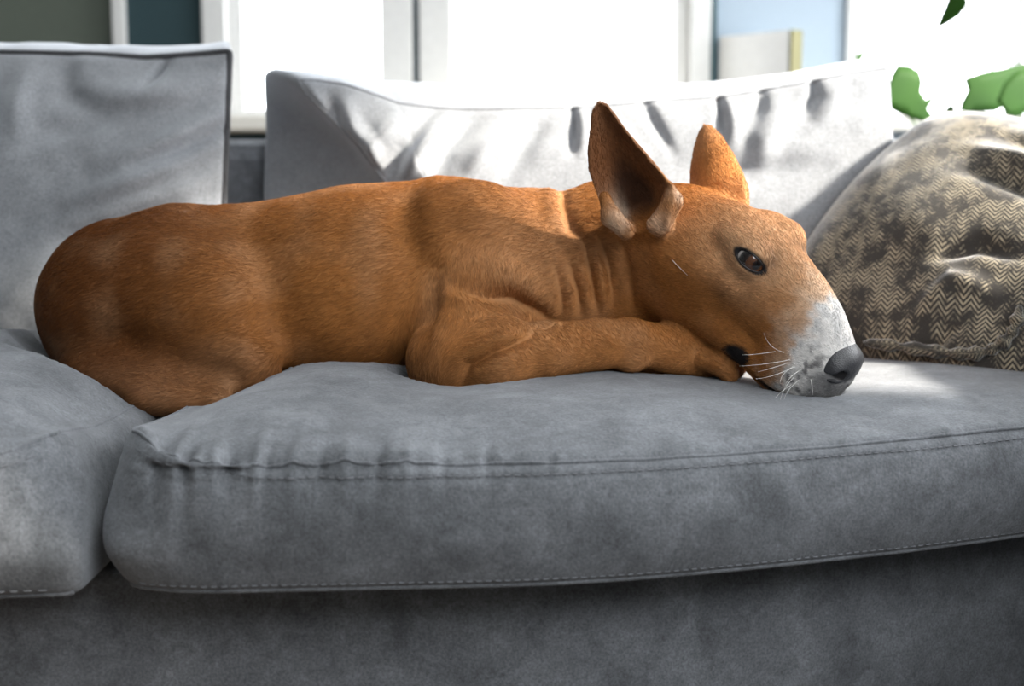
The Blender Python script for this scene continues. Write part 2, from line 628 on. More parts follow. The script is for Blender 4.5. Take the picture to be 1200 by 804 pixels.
# far foreleg tucked under the chin
LEG_F = [(P(640, 370, .17), .040), (P(610, 410, .15), .036), (P(700, 412, .12), .026), (P(780, 412, .10), .021),
           (P(830, 415, .09), .020), (P(872, 418, .08), .015)]
dog.chain(LEG_F, .006)
dog.cone(P(690, 436, .03), P(770, 438, .04), .013, .012, .01)
# eye sockets (open almond in the lids, filled by the eyeballs)
EYES = []
for s in (-1, 1):
    ec = np.array([EYE_L[0] - .004, -.0315 if s < 0 else .0270, .0290])
    gaze = np.array([.50, s * .80, .33])
    gaze /= np.linalg.norm(gaze)
    w_ = np.array([.80, -s * .42, -.34])         # along the slit, back corner -> inner corner
    w_ -= gaze * (w_ @ gaze)
    w_ /= np.linalg.norm(w_)
    h_ = np.cross(gaze, w_)
    if h_[2] < 0:
        h_ = -h_
    EYES.append((ec, gaze, w_, h_))
    dog.ell(H(*ec), HR, np.array([.0178] * 3) * S_, .010)
for ec, gaze, w_, h_ in EYES:
    A = np.stack([HR @ w_, HR @ h_, HR @ gaze], 1)
    dog.ell(H(*(ec + gaze * .017)), A, np.array([.0150, .0064, .014]) * S_, .002, True)


# ---- ears: cupped sheets
def ear(base, tip, nrm, tabs, tl, tr, cup, th0, th1, k, cut=.07):
    ax = tip - base
    L = np.linalg.norm(ax)
    es = ax / L
    en = nrm - es * (nrm @ es)
    en /= np.linalg.norm(en)
    et = np.cross(es, en)
    if et[0] < 0:
        et = -et

    def fn(X, Y, Z):
        x, y, z = X - base[0], Y - base[1], Z - base[2]
        s = x * es[0] + y * es[1] + z * es[2]
        t = x * et[0] + y * et[1] + z * et[2]
        n = x * en[0] + y * en[1] + z * en[2]
        u = s / L
        wl, wr = np.interp(u, tabs, tl), np.interp(u, tabs, tr)
        w = np.where(t < 0, wl, wr) + 1e-4
        q = np.clip(np.abs(t) / w, 0, 1.2)
        cp = np.interp(u, [-.2, .1, .5, 1], cup)
        n0 = -cp * (1 - q * q)
        slope = 2 * cp * q / w
        th = np.interp(u, [-.1, .3, 1], [th0, (th0 + th1) / 2, th1])
        ds = np.abs(n - n0) / np.sqrt(1 + slope ** 2) - th
        de = np.abs(t) - w
        dl = np.maximum(-s - cut * L, s - L)
        return np.maximum(np.maximum(ds, de), dl)
    R = L * .9
    lo = np.minimum(base, tip) - .05
    hi = np.maximum(base, tip) + .05
    dog.apply(fn, lo, hi, k)
    return base, es, et, en, L


mp = 1 / 1205.0
T_ = [-.25, -.05, .21, .51, .66, .8, .9, .96, 1.0]
EAR_N = ear(P(748, 262, .004), P(702, 120, -.004), np.array([-.12, -.92, -.20]), T_,
            np.array([14, 26, 35, 36, 30, 21, 14, 9, 0]) * mp, np.array([20, 32, 52, 33, 24, 16, 11, 8, 0]) * mp,
            [.014, .034, .020, .004], .0042, .0026, .010)
mpf = 1 / 1105.0
EAR_F = ear(P(843, 232, .085), P(828, 149, .135), np.array([.45, .85, -.3]), [-.25, 0, .2, .49, .78, .9, .96, 1.0],
            np.array([28, 32, 32, 27, 18, 12, 8, 0]) * mpf, np.array([30, 34, 33, 26, 17, 11, 8, 0]) * mpf,
            [.006, .014, .012, .004], .0040, .0028, .010, .30)
# ear base folds of the near ear
dog.chain([(P(709, 232, -.018), .006), (P(716, 254, -.026), .0085), (P(734, 270, -.026), .0085)], .007)
dog.chain([(P(768, 264, -.010), .008), (P(790, 236, -.010), .008)], .018)

FLOOR_V = np.where((dog.d < 0).any(2), dog.ax[2][np.argmax(dog.d < 0, axis=2)], 9.0)   # lowest point of the dog over each (x, y)

V, Q = dog.nets()
V = smooth_verts(V, Q, 3)
# keep only the main component is implied: all parts blend into one surface
NRM = vert_normals(V, Q)


def toL(V):
    return (V - HO) @ HR / HS


# skin folds: grooves (-) and ridges (+) along lines lying on the near flank, given in the x-z plane
def fold(pts, amp, width, y=.03):
    global V
    q = np.array([P(a, b, y)[[0, 2]] for a, b in pts])
    p = V[:, [0, 2]]
    best = np.full(len(V), 9.0)
    tt = np.zeros(len(V))
    nseg = len(q) - 1
    for i in range(nseg):
        ab = q[i + 1] - q[i]
        t = np.clip(((p - q[i]) @ ab) / (ab @ ab), 0, 1)
        d = np.linalg.norm(p - q[i] - t[:, None] * ab, axis=1)
        m = d < best
        best[m] = d[m]
        tt[m] = (i + t[m]) / nseg
    taper = np.sin(np.pi * np.clip(tt * .86 + .07, 0, 1)) ** .7
    fac = amp * np.exp(-(best / width) ** 2) * taper * sstep(.1, -.3, NRM[:, 1]) * sstep(.2, .14, V[:, 1])
    inhead = sstep(.045, .065, toL(V)[:, 0])
    V = V + NRM * (fac * (1 - inhead))[:, None]


for pts, amp, wd in [
    ([(669, 318), (678, 339), (681, 366)], -.0055, .006),
    ([(652, 315), (659, 346), (659, 370)], -.0045, .006),
    ([(704, 280), (714, 311), (720, 356)], -.0065, .006),
    ([(687, 292), (695, 332), (700, 362)], -.0065, .006),
    ([(728, 285), (736, 320), (742, 360)], -.006, .006),
    ([(678, 300), (687, 335), (690, 364)], .0035, .006),
    ([(661, 312), (668, 342), (670, 366)], .003, .006),
    ([(696, 285), (705, 325), (710, 360)], .004, .006),
    ([(664, 215), (662, 240), (670, 268), (693, 290)], -.006, .008),
    ([(650, 218), (648, 245), (655, 262)], .004, .012),
    ([(535, 333), (575, 342), (603, 347), (631, 364), (650, 380)], -.012, .008),
    ([(560, 318), (590, 322), (622, 340), (645, 360)], .006, .014),
    ([(622, 384), (582, 399), (553, 416), (543, 440)], -.009, .006),
    ([(620, 376), (575, 390), (540, 408)], .005, .007),
    ([(600, 362), (570, 378), (540, 392)], -.0015, .006),
    ([(512, 318), (503, 364), (486, 430)], -.010, .010),
    ([(466, 232), (472, 280), (492, 325)], -.005, .020),
    ([(440, 240), (436, 290), (440, 330)], .003, .022),
    ([(505, 225), (508, 270), (525, 310)], .004, .018),
    ([(575, 235), (590, 262), (620, 290)], -.004, .018),
    ([(290, 290), (318, 350), (312, 430)], -.008, .02),
    ([(130, 400), (205, 418), (300, 440)], -.012, .020),
    ([(100, 440), (160, 450), (215, 468)], .006, .014),
]:
    fold(pts, amp, wd)
# fine looseness of the coat
NRM = vert_normals(V, Q)
V = V + NRM * ((vnoise(V, 45, 3) - .5) * .0016)[:, None]
NRM = vert_normals(V, Q)

# ---- coat colour
Lc = toL(V)
hx, hy, hz = Lc.T
legd = np.full(len(V), 9.0)
for LEG in (LEG_N + [(P(862, 432, .03), .030)], [(P(826, 418, .035), .026), (P(858, 437, .008), .017)], [(P(826, 418, .035), .026), (P(864, 429, .05), .018)], LEG_F):
    for (a, ra), (b_, rb) in zip(LEG[:-1], LEG[1:]):
        ab = b_ - a
        t = np.clip((V - a) @ ab / (ab @ ab), 0, 1)
        legd = np.minimum(legd, np.linalg.norm(V - a - t[:, None] * ab, axis=1) / (ra + (rb - ra) * t))
inhead = sstep(-.01, .03, hx) * (legd > 1.16) * (np.abs(hy) < .085) * sstep(-.105, -.092, hz)
n1, n2, n3 = vnoise(V, 30, 1), vnoise(V, 140, 2), vnoise(V, 420, 5)
TAN = np.array([.40, .160, .042])
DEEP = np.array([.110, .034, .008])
PALE = np.array([.56, .34, .19])
CREAM = np.array([.74, .60, .46])
WHT = np.array([.80, .79, .77])
GREY = np.array([.30, .30, .31])
BLK = np.array([.012, .011, .012])
col = np.tile(TAN, (len(V), 1))


def mixc(w, c):
    global col
    w = np.clip(w, 0, 1)[:, None]
    col = col * (1 - w) + np.asarray(c) * w


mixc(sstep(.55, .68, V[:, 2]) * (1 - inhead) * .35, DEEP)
mixc(sstep(-.16, -.44, V[:, 0]) * .88, DEEP)  # darker rump coat, partly shade put into the colour
mixc(sstep(.53, .47, V[:, 2]) * sstep(-.02, -.10, V[:, 0]) * .45, DEEP)  # low hind body darkened in colour for shade above the cushions
mixc((n1 - .45) * .5, PALE)
mixc(sstep(.05, .0, V[:, 1]) * sstep(.52, .46, V[:, 2]) * (1 - inhead) * .15, PALE)
# shoulder front and chest a little paler
mixc(np.exp(-((V[:, 0] - .02) / .07) ** 2 - ((V[:, 2] - .57) / .06) ** 2) * .30 * (V[:, 1] < .12), PALE)
# face
mixc(inhead * np.exp(-((hx - .150) / .03) ** 2 - ((hz - .0) / .02) ** 2) * (hy < 0) * .25, PALE)
mixc(inhead * sstep(.03, .13, hx) * sstep(-.01, .035, hz) * .75, PALE)  # forehead paled in colour to add to its sunlight
mb = hx + (n1 - .5) * .030 + (n2 - .5) * .016 + hz * .08
muz = sstep(.186, .206, mb)
mixc(muz * .92, WHT)
mixc(sstep(.168, .19, mb) * (1 - muz) * .4, CREAM)
mixc(muz * sstep(.52, .72, n2) * .35, GREY)
mixc(muz * sstep(.004, -.03, hz) * sstep(.70, .86, vnoise(V, 210, 8)) * .8, [.06, .055, .06])   # whisker spots
mixc(sstep(.222, .236, hx) * sstep(-.020, -.034, hz) * .75, [.07, .07, .075])
_ne = np.sqrt(((hx - .234) / .020) ** 2 + (hy / .0245) ** 2 + ((hz + .027) / .0195) ** 2)
mixc(sstep(1.0, .94, _ne), BLK)
# lips and mouth corner
for s in (-1, 1):
    dm = np.sqrt((hx - .158) ** 2 + (hy - s * .038) ** 2 * .6 + (hz + .059) ** 2)
    mixc(sstep(.0150, .0095, dm + (n2 - .5) * .006), BLK)
    for a, b in zip([(.150, s * .041, -.058), (.175, s * .038, -.072), (.200, s * .031, -.076)], [(.175, s * .038, -.072), (.200, s * .031, -.076), (.236, s * .008, -.062)]):
        a, b = np.array(a), np.array(b)
        ab = b - a
        t = np.clip((Lc - a) @ ab / (ab @ ab), 0, 1)
        d = np.linalg.norm(Lc - a - t[:, None] * ab, axis=1)
        mixc(sstep(.0065, .003, d), BLK)
# around the eyes
for (ec, gaze, w_, h_), s in zip(EYES, (-1, 1)):
    r = Lc - ec - gaze * .017
    a, b, c = r @ w_, r @ h_, r @ gaze
    rr = np.sqrt((a / .0165) ** 2 + (b / .0076) ** 2)
    near = (np.linalg.norm(Lc - ec, axis=1) < .04)
    mixc(near * np.exp(-((rr - 1.5) / .6) ** 2) * .35, PALE)
    mixc(near * np.exp(-((a - .017) / .006) ** 2 - ((b - .010) / .010) ** 2) * .75, [.10, .045, .02])
    mixc(near * sstep(1.22, 1.02, rr), BLK)
# ears
for (eb, es, et, en, L), dark in ((EAR_N, 1.0), (EAR_F, .2)):
    r = V - eb
    s_, t_, n_ = r @ es, r @ et, r @ en
    fa = (NRM @ en > .1) & (s_ > -.005) & (s_ < L * 1.02) & (t_ > -.031) & (t_ < .046 - .25 * s_) & (np.abs(n_ + .015) < .03)
    ins = fa * sstep(-.01, .02, s_)
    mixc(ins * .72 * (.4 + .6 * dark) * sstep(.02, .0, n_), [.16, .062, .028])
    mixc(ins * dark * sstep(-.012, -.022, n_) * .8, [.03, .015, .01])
    if dark == 1.0:
        mixc(fa * np.exp(-((s_ - .012) / .018) ** 2) * sstep(-.004, -.018, t_) * (.35 + .7 * n2), CREAM)
        mixc(np.exp(-(np.linalg.norm(V - P(772, 262, -.016), axis=1) / .012) ** 2) * (.2 + .6 * n2), CREAM)
        mixc(np.exp(-(np.linalg.norm(V - P(722, 262, -.026), axis=1) / .014) ** 2) * (.2 + .7 * n2), CREAM)
        mixc(np.exp(-(np.linalg.norm(V - P(792, 231, -.014), axis=1) / .008) ** 2) * .6, CREAM)
# dark pads under the paw
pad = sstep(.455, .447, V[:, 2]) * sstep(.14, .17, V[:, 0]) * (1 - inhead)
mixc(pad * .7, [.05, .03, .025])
for g0, g1 in ((P(846, 438, .004), P(858, 432, .017)), (P(850, 436, .022), P(862, 430, .035))):  # shade in the gaps between toes, painted as dark lines
    ab = g1 - g0
    t = np.clip((V - g0) @ ab / (ab @ ab), 0, 1)
    mixc(sstep(.006, .002, np.linalg.norm(V - g0 - t[:, None] * ab, axis=1)) * .7, [.04, .02, .012])
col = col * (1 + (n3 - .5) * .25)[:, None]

SKIN, nt, b = new_mat('dog_coat')
b.inputs['Roughness'].default_value = .65
b.inputs['Specular IOR Level'].default_value = .25
at = N(nt, 'ShaderNodeAttribute')
at.attribute_name = 'coat'
nt.links.new(at.outputs['Color'], b.inputs['Base Color'])
dg = empty('dog', (0.0, 0.05, 0.46), 'tan short-haired dog lying curled on the grey sofa, head resting on its paw, ears up', 'dog')
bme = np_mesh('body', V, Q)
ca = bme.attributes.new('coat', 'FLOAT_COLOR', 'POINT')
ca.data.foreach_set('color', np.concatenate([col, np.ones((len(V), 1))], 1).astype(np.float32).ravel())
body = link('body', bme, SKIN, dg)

# ---- short fur
FUR_N = 330000
tri = np.concatenate([Q[:, [0, 1, 2]], Q[:, [0, 2, 3]]])
ctr = V[tri].mean(1)
tn = np.cross(V[tri[:, 1]] - V[tri[:, 0]], V[tri[:, 2]] - V[tri[:, 0]])
ar = np.linalg.norm(tn, axis=1)
ok = np.ones(len(tri))
lt = toL(ctr)
ok[ctr[:, 1] > .20] = .25                                    # far flank: sparser
ok[((lt[:, 0] - .234) / .021) ** 2 + (lt[:, 1] / .0255) ** 2 + ((lt[:, 2] + .027) / .0205) ** 2 < 1] = 0                                   # under the nose leather
ok *= np.where((lt[:, 0] > 0) & (ctr[:, 1] < .12), 1.7, 1.0)
lum = col[tri].mean(1).max(1)
ok[lum < .03] *= .15
for ec, gaze, w_, h_ in EYES:
    r = lt - ec - gaze * .017
    rr = np.sqrt((r @ w_ / .0165) ** 2 + (r @ h_ / .0076) ** 2)
    ok[(rr < 1.12) & (np.linalg.norm(lt - ec, axis=1) < .03)] = 0
pr = ar * ok
pick = rng.choice(len(tri), FUR_N, p=pr / pr.sum())
bc = rng.dirichlet((1, 1, 1), FUR_N)
root = (V[tri[pick]] * bc[:, :, None]).sum(1)
rn = (NRM[tri[pick]] * bc[:, :, None]).sum(1)
rn /= np.linalg.norm(rn, axis=1)[:, None] + 1e-9
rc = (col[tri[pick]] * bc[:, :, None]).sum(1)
lr = toL(root)
flow = np.tile(np.array([-1.0, 0, -.40]), (FUR_N, 1))
ln = np.full(FUR_N, .0068)


def seg_w(a, b, r0, r1):
    ab = b - a
    t = np.clip((root - a) @ ab / (ab @ ab), 0, 1)
    return sstep(r1, r0, np.linalg.norm(root - a - t[:, None] * ab, axis=1))[:, None]


w = seg_w(P(560, 350, .03), P(515, 430, .01), .04, .075)
flow = flow * (1 - w) + w * np.array([.1, -.1, -1.0])
w = seg_w(P(590, 415, -.035), P(860, 432, -.07), .026, .036)
flow = flow * (1 - w) + w * np.array([1.0, -.1, -.25])
hw = sstep(-.02, .03, lr[:, 0])[:, None]
fh = -HR[:, 0] - .25 * HR[:, 2] * np.sign(.02 - lr[:, 2:3])
flow = flow * (1 - hw) + hw * fh
ln *= 1 - .35 * hw[:, 0]
ln *= 1 - .45 * sstep(.15, .2, lr[:, 0])
for (eb, es, et, en, L) in (EAR_N, EAR_F):
    r = root - eb
    w = (sstep(.0, .02, r @ es) * (np.abs(r @ et) < .055) * (np.abs(r @ en) < .05))[:, None]
    flow = flow * (1 - w) + w * es
    ln *= 1 - .4 * w[:, 0]
flow += rng.normal(0, .11, flow.shape)
tang = flow - rn * (flow * rn).sum(1)[:, None]
tang /= np.linalg.norm(tang, axis=1)[:, None] + 1e-9
lift = rng.uniform(.08, .24, FUR_N)[:, None]
ln = (ln * rng.uniform(.7, 1.25, FUR_N))[:, None]
p0 = root - rn * .0006
p1 = root + ln * (.33 * tang + rn * lift * .34)
p2 = root + ln * (.68 * tang + rn * lift * .50)
p3 = root + ln * (1.0 * tang + rn * lift * .48)
hc = bpy.data.hair_curves.new('fur')
hc.add_curves([4] * FUR_N)
hc.points.foreach_set('position', np.stack([p0, p1, p2, p3], 1).astype(np.float32).ravel())
hc.points.foreach_set('radius', np.tile(np.array([.00017, .00016, .00012, .00004], np.float32), FUR_N))
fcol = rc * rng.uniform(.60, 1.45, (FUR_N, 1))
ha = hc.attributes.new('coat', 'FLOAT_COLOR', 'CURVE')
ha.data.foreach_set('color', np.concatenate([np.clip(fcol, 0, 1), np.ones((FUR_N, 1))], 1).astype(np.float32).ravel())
FURM, nt, b = new_mat('dog_fur')
b.inputs['Roughness'].default_value = .5
b.inputs['Specular IOR Level'].default_value = .18
at = N(nt, 'ShaderNodeAttribute')
at.attribute_name = 'coat'
nt.links.new(at.outputs['Color'], b.inputs['Base Color'])
hc.materials.append(FURM)
fur = link('fur', hc, None, dg, 'stuff')

# ---- nose leather
nv = Vol(H(.235, 0, -.03) - .05, H(.235, 0, -.03) + .05, .0008)
nv.ell(H(.234, 0, -.027), tilt(1, 12), np.array([.019, .0235, .0195]) * S_, .004)
nv.ell(H(.231, 0, -.018), tilt(1, 20), np.array([.020, .020, .010]) * S_, .006)
nv.ell(H(.240, 0, -.038), HR, np.array([.009, .009, .009]) * S_, .006)
for s in (-1, 1):
    nv.ell(H(.236, s * .0140, -.028), HR, np.array([.0150, .0120, .0130]) * S_, .004)
for s in (-1, 1):
    nv.ell(H(.2500, s * .0165, -.0275), HR, np.array([.0085, .0062, .0056]) * S_, .003, True)
    nv.cone(H(.247, s * .0205, -.0285), H(.231, s * .0275, -.0325), .0034 * S_, .0024 * S_, .002, True)
nv.cone(H(.257, 0, -.032), H(.252, 0, -.052), .0012 * S_, .0012 * S_, .002, True)
v2, q2 = nv.nets()
v2 = smooth_verts(v2, q2, 2)
NOSEM, nt, b = new_mat('nose_leather')
b.inputs['Base Color'].default_value = (.034, .034, .038, 1)
b.inputs['Roughness'].default_value = .42
b.inputs['Specular IOR Level'].default_value = .6
tc = N(nt, 'ShaderNodeTexCoord')
vo = N(nt, 'ShaderNodeTexVoronoi')
vo.inputs['Scale'].default_value = 700
bp = N(nt, 'ShaderNodeBump')
bp.inputs['Strength'].default_value = .5
bp.inputs['Distance'].default_value = .0006
nt.links.new(tc.outputs['Object'], vo.inputs['Vector'])
nt.links.new(vo.outputs['Distance'], bp.inputs['Height'])
nt.links.new(bp.outputs[0], b.inputs['Normal'])
nose = link('nose', np_mesh('nose', v2, q2), NOSEM, dg)
nose['label'] = 'dark grey leathery nose'

# ---- eyes and lid rims
EYEM, nt, b = new_mat('dog_eye')
b.inputs['Roughness'].default_value = .06
b.inputs['Specular IOR Level'].default_value = .7
b.inputs['Coat Weight'].default_value = .4
b.inputs['Coat Roughness'].default_value = .02
at = N(nt, 'ShaderNodeAttribute')
at.attribute_name = 'iris'
nt.links.new(at.outputs['Color'], b.inputs['Base Color'])
LIDM = plain('lid_rim', (.016, .013, .013), .35)
for (ec, gaze, w_, h_), s in zip(EYES, (-1, 1)):
    n_a, n_b = 40, 56
    th = np.linspace(0, math.pi, n_a)
    ph = np.linspace(0, 2 * math.pi, n_b, endpoint=False)
    T2, P2 = np.meshgrid(th, ph, indexing='ij')
    look = np.array([.80, s * .56, .24])
    look /= np.linalg.norm(look)
    b1 = np.cross(look, [0, 0, 1.0])
    b1 /= np.linalg.norm(b1)
    b2 = np.cross(look, b1)
    rad = .0165 + .0012 * np.exp(-(T2 / .5) ** 2)
    loc = rad[..., None] * (np.cos(T2)[..., None] * look + np.sin(T2)[..., None] * (np.cos(P2)[..., None] * b1 + np.sin(P2)[..., None] * b2))
    vv = (HO + ((ec + loc.reshape(-1, 3)) @ HR.T) * HS)
    f = []
    for i in range(n_a - 1):
        for k in range(n_b):
            l = (k + 1) % n_b
            f.append((i * n_b + k, (i + 1) * n_b + k, (i + 1) * n_b + l, i * n_b + l))
    me = np_mesh('eye', vv, f)
    ang = T2.ravel()
    nz = vnoise(np.stack([np.cos(P2.ravel()) * 3, np.sin(P2.ravel()) * 3, ang * 0], 1), 4, 4)
    ic = np.tile(np.array([.085, .032, .014]), (len(vv), 1)) * (.7 + .7 * nz)[:, None]
    ic = ic * (1 - sstep(.56, .70, ang))[:, None] + np.array([.008, .006, .006]) * sstep(.56, .70, ang)[:, None]
    wh = sstep(1.02, 1.14, ang)[:, None]
    ic = ic * (1 - wh) + np.array([.40, .36, .34]) * wh
    pu = sstep(.27, .22, ang)[:, None]
    ic = ic * (1 - pu) + np.array([.004, .004, .005]) * pu
    a_ = me.attributes.new('iris', 'FLOAT_COLOR', 'POINT')
    a_.data.foreach_set('color', np.concatenate([ic, np.ones((len(vv), 1))], 1).astype(np.float32).ravel())
    o = link('eye', me, EYEM, dg)
    o['label'] = 'glossy dark brown eye'
    # rim following the almond on the eyeball
    tt = np.linspace(0, 2 * math.pi, 60, endpoint=False)
    aa = np.cos(tt) * .0148
    bb = np.sin(tt) * .0064 * (1 - .15 * np.cos(tt))
    rr_ = np.sqrt(np.maximum(.0172 ** 2 - aa ** 2 - bb ** 2, 0))
    path = ec + aa[:, None] * w_ + bb[:, None] * h_ + rr_[:, None] * gaze
    path = HO + path @ HR.T * HS
    v3, f3 = tube(path, .0010, 8, True)
    o = link('eyelid', np_mesh('eyelid', v3, f3), LIDM, dg)
    o['label'] = 'black eyelid rim'

# ---- whiskers
WHISK = plain('whisker_hair', (.80, .79, .76), .35)


_pz = (V - CAM) @ FW
_px = 600 + FPX * (V - CAM)[:, 0] / _pz
_py = 402 - FPX * ((V - CAM) @ UP) / _pz


def hit(px, py):
    m = np.where((_px - px) ** 2 + (_py - py) ** 2 < 25)[0]
    return V[m[np.argmin(_pz[m])]]


def whisker(a, bnd, cnd, r=.00032):
    t = np.linspace(0, 1, 10)[:, None]
    a, bnd, cnd = map(np.asarray, (a, bnd, cnd))
    p = (1 - t) ** 2 * a + 2 * t * (1 - t) * bnd + t * t * cnd
    v, f = tube(p, np.linspace(r, r * .25, 10), 5)
    link('whisker', np_mesh('whisker', v, f), WHISK, dg)


wk = [((921, 423), (895, 428), (866, 429)), ((925, 430), (908, 442), (886, 444)), ((928, 432), (915, 436), (914, 449)),
      ((935, 434), (925, 440), (920, 452)), ((928, 446), (916, 455), (914, 472)), ((932, 446), (922, 456), (919, 468)),
      ((922, 452), (910, 462), (907, 470)), ((914, 414), (900, 408), (895, 390)), ((905, 415), (885, 416), (870, 416)),
      ((917, 428), (900, 433), (888, 436)), ((948, 448), (953, 457), (952, 463))]
for a, bb, cc in wk:
    h0 = hit(*a)
    whisker(h0, P(bb[0], bb[1], h0[1] - .016), P(cc[0], cc[1], h0[1] - .026))
h0 = hit(784, 303)
whisker(h0, P(796, 314, h0[1] - .010), P(806, 323, h0[1] - .014), .0003)

# ------------------------------------------------------------------ cushions
def cube_grid(na, nb, nc):
    """unit-cube surface with shared vertices; returns params in [-1,1] and quads"""
    pts, qs, o = [], [], 0
    for ax, (n1_, n2_) in enumerate(((nb, nc), (nc, na), (na, nb))):
        for sg in (-1, 1):
            u = np.linspace(-1, 1, n1_ + 1)
            v = np.linspace(-1, 1, n2_ + 1)
            U, W = np.meshgrid(u, v, indexing='ij')
            p = np.zeros((U.size, 3))
            p[:, ax] = sg
            p[:, (ax + 1) % 3] = U.ravel()
            p[:, (ax + 2) % 3] = W.ravel()
            idx = np.arange(U.size).reshape(U.shape) + o
            q = np.stack([idx[:-1, :-1], idx[1:, :-1], idx[1:, 1:], idx[:-1, 1:]], -1).reshape(-1, 4)
            if sg < 0:
                q = q[:, ::-1]
            pts.append(p)
            qs.append(q)
            o += U.size
    p = np.concatenate(pts)
    q = np.concatenate(qs)
    key = np.round(p * 1e5).astype(np.int64)
    _, first, inv = np.unique(key, axis=0, return_index=True, return_inverse=True)
    return p[first], inv.ravel()[q]


def rounded(p, half, r):
    half = np.array(half, float)
    q = p * half
    inner = np.clip(q, -(half - r), half - r)
    d = q - inner
    L = np.linalg.norm(d, axis=1)[:, None]
    return (inner + d / np.maximum(L, 1e-9) * np.minimum(L, r)) / half


def ridge2(px, pz, pts, amp, width):
    """fold along a polyline in a 2-D sheet"""
    q = np.array(pts, float)
    best = np.full(len(px), 9.0)
    tt = np.zeros(len(px))
    p = np.stack([px, pz], 1)
    for i in range(len(q) - 1):
        ab = q[i + 1] - q[i]
        t = np.clip(((p - q[i]) @ ab) / (ab @ ab), 0, 1)
        d = np.linalg.norm(p - q[i] - t[:, None] * ab, axis=1)
        m = d < best
        best[m] = d[m]
        tt[m] = (i + t[m]) / (len(q) - 1)
    return amp * np.exp(-(best / width) ** 2) * (.25 + .75 * np.sin(np.pi * np.clip(tt, 0, 1)))


# how low the cushions must stay under the dog: its underside, widened with a soft slope
fz = FLOOR_V - .0015
for it in range(26):
    g = fz.copy()
    sl = .0022 * .75
    g[1:] = np.minimum(g[1:], fz[:-1] + sl)
    g[:-1] = np.minimum(g[:-1], fz[1:] + sl)
    g[:, 1:] = np.minimum(g[:, 1:], fz[:, :-1] + sl)
    g[:, :-1] = np.minimum(g[:, :-1], fz[:, 1:] + sl)
    fz = g


def under_dog(x, y):
    i = np.clip(((x - dog.lo[0]) / dog.h), 0, fz.shape[0] - 1.001)
    j = np.clip(((y - dog.lo[1]) / dog.h), 0, fz.shape[1] - 1.001)
    a, b_ = i.astype(int), j.astype(int)
    u, v = i - a, j - b_
    z = fz[a, b_] * (1 - u) * (1 - v) + fz[a + 1, b_] * u * (1 - v) + fz[a, b_ + 1] * (1 - u) * v + fz[a + 1, b_ + 1] * u * v
    out = (x < dog.lo[0]) | (x > dog.ax[0][-1]) | (y < dog.lo[1]) | (y > dog.ax[1][-1])
    return np.where(out, 9.0, z)


def front_curve(x):
    return -.29 + .075 * x + .38 * np.maximum(x, 0) ** 1.5


ZB, ZS = .341, .445        # seat cushion underside and top seam
YBK = .50                  # rear edge of the seat cushions


DARTS_X = [-.284, -.272, -.259, -.250, -.241, -.225, -.219, -.207, -.194, -.173, -.152, -.131, -.107, -.083, -.055, -.02, .03]
DARTS_A = [-.005, -.004, -.010, .003, -.005, -.008, -.005, -.004, -.004, .004, -.004, .004, -.004, .004, -.003, -.003, -.002]


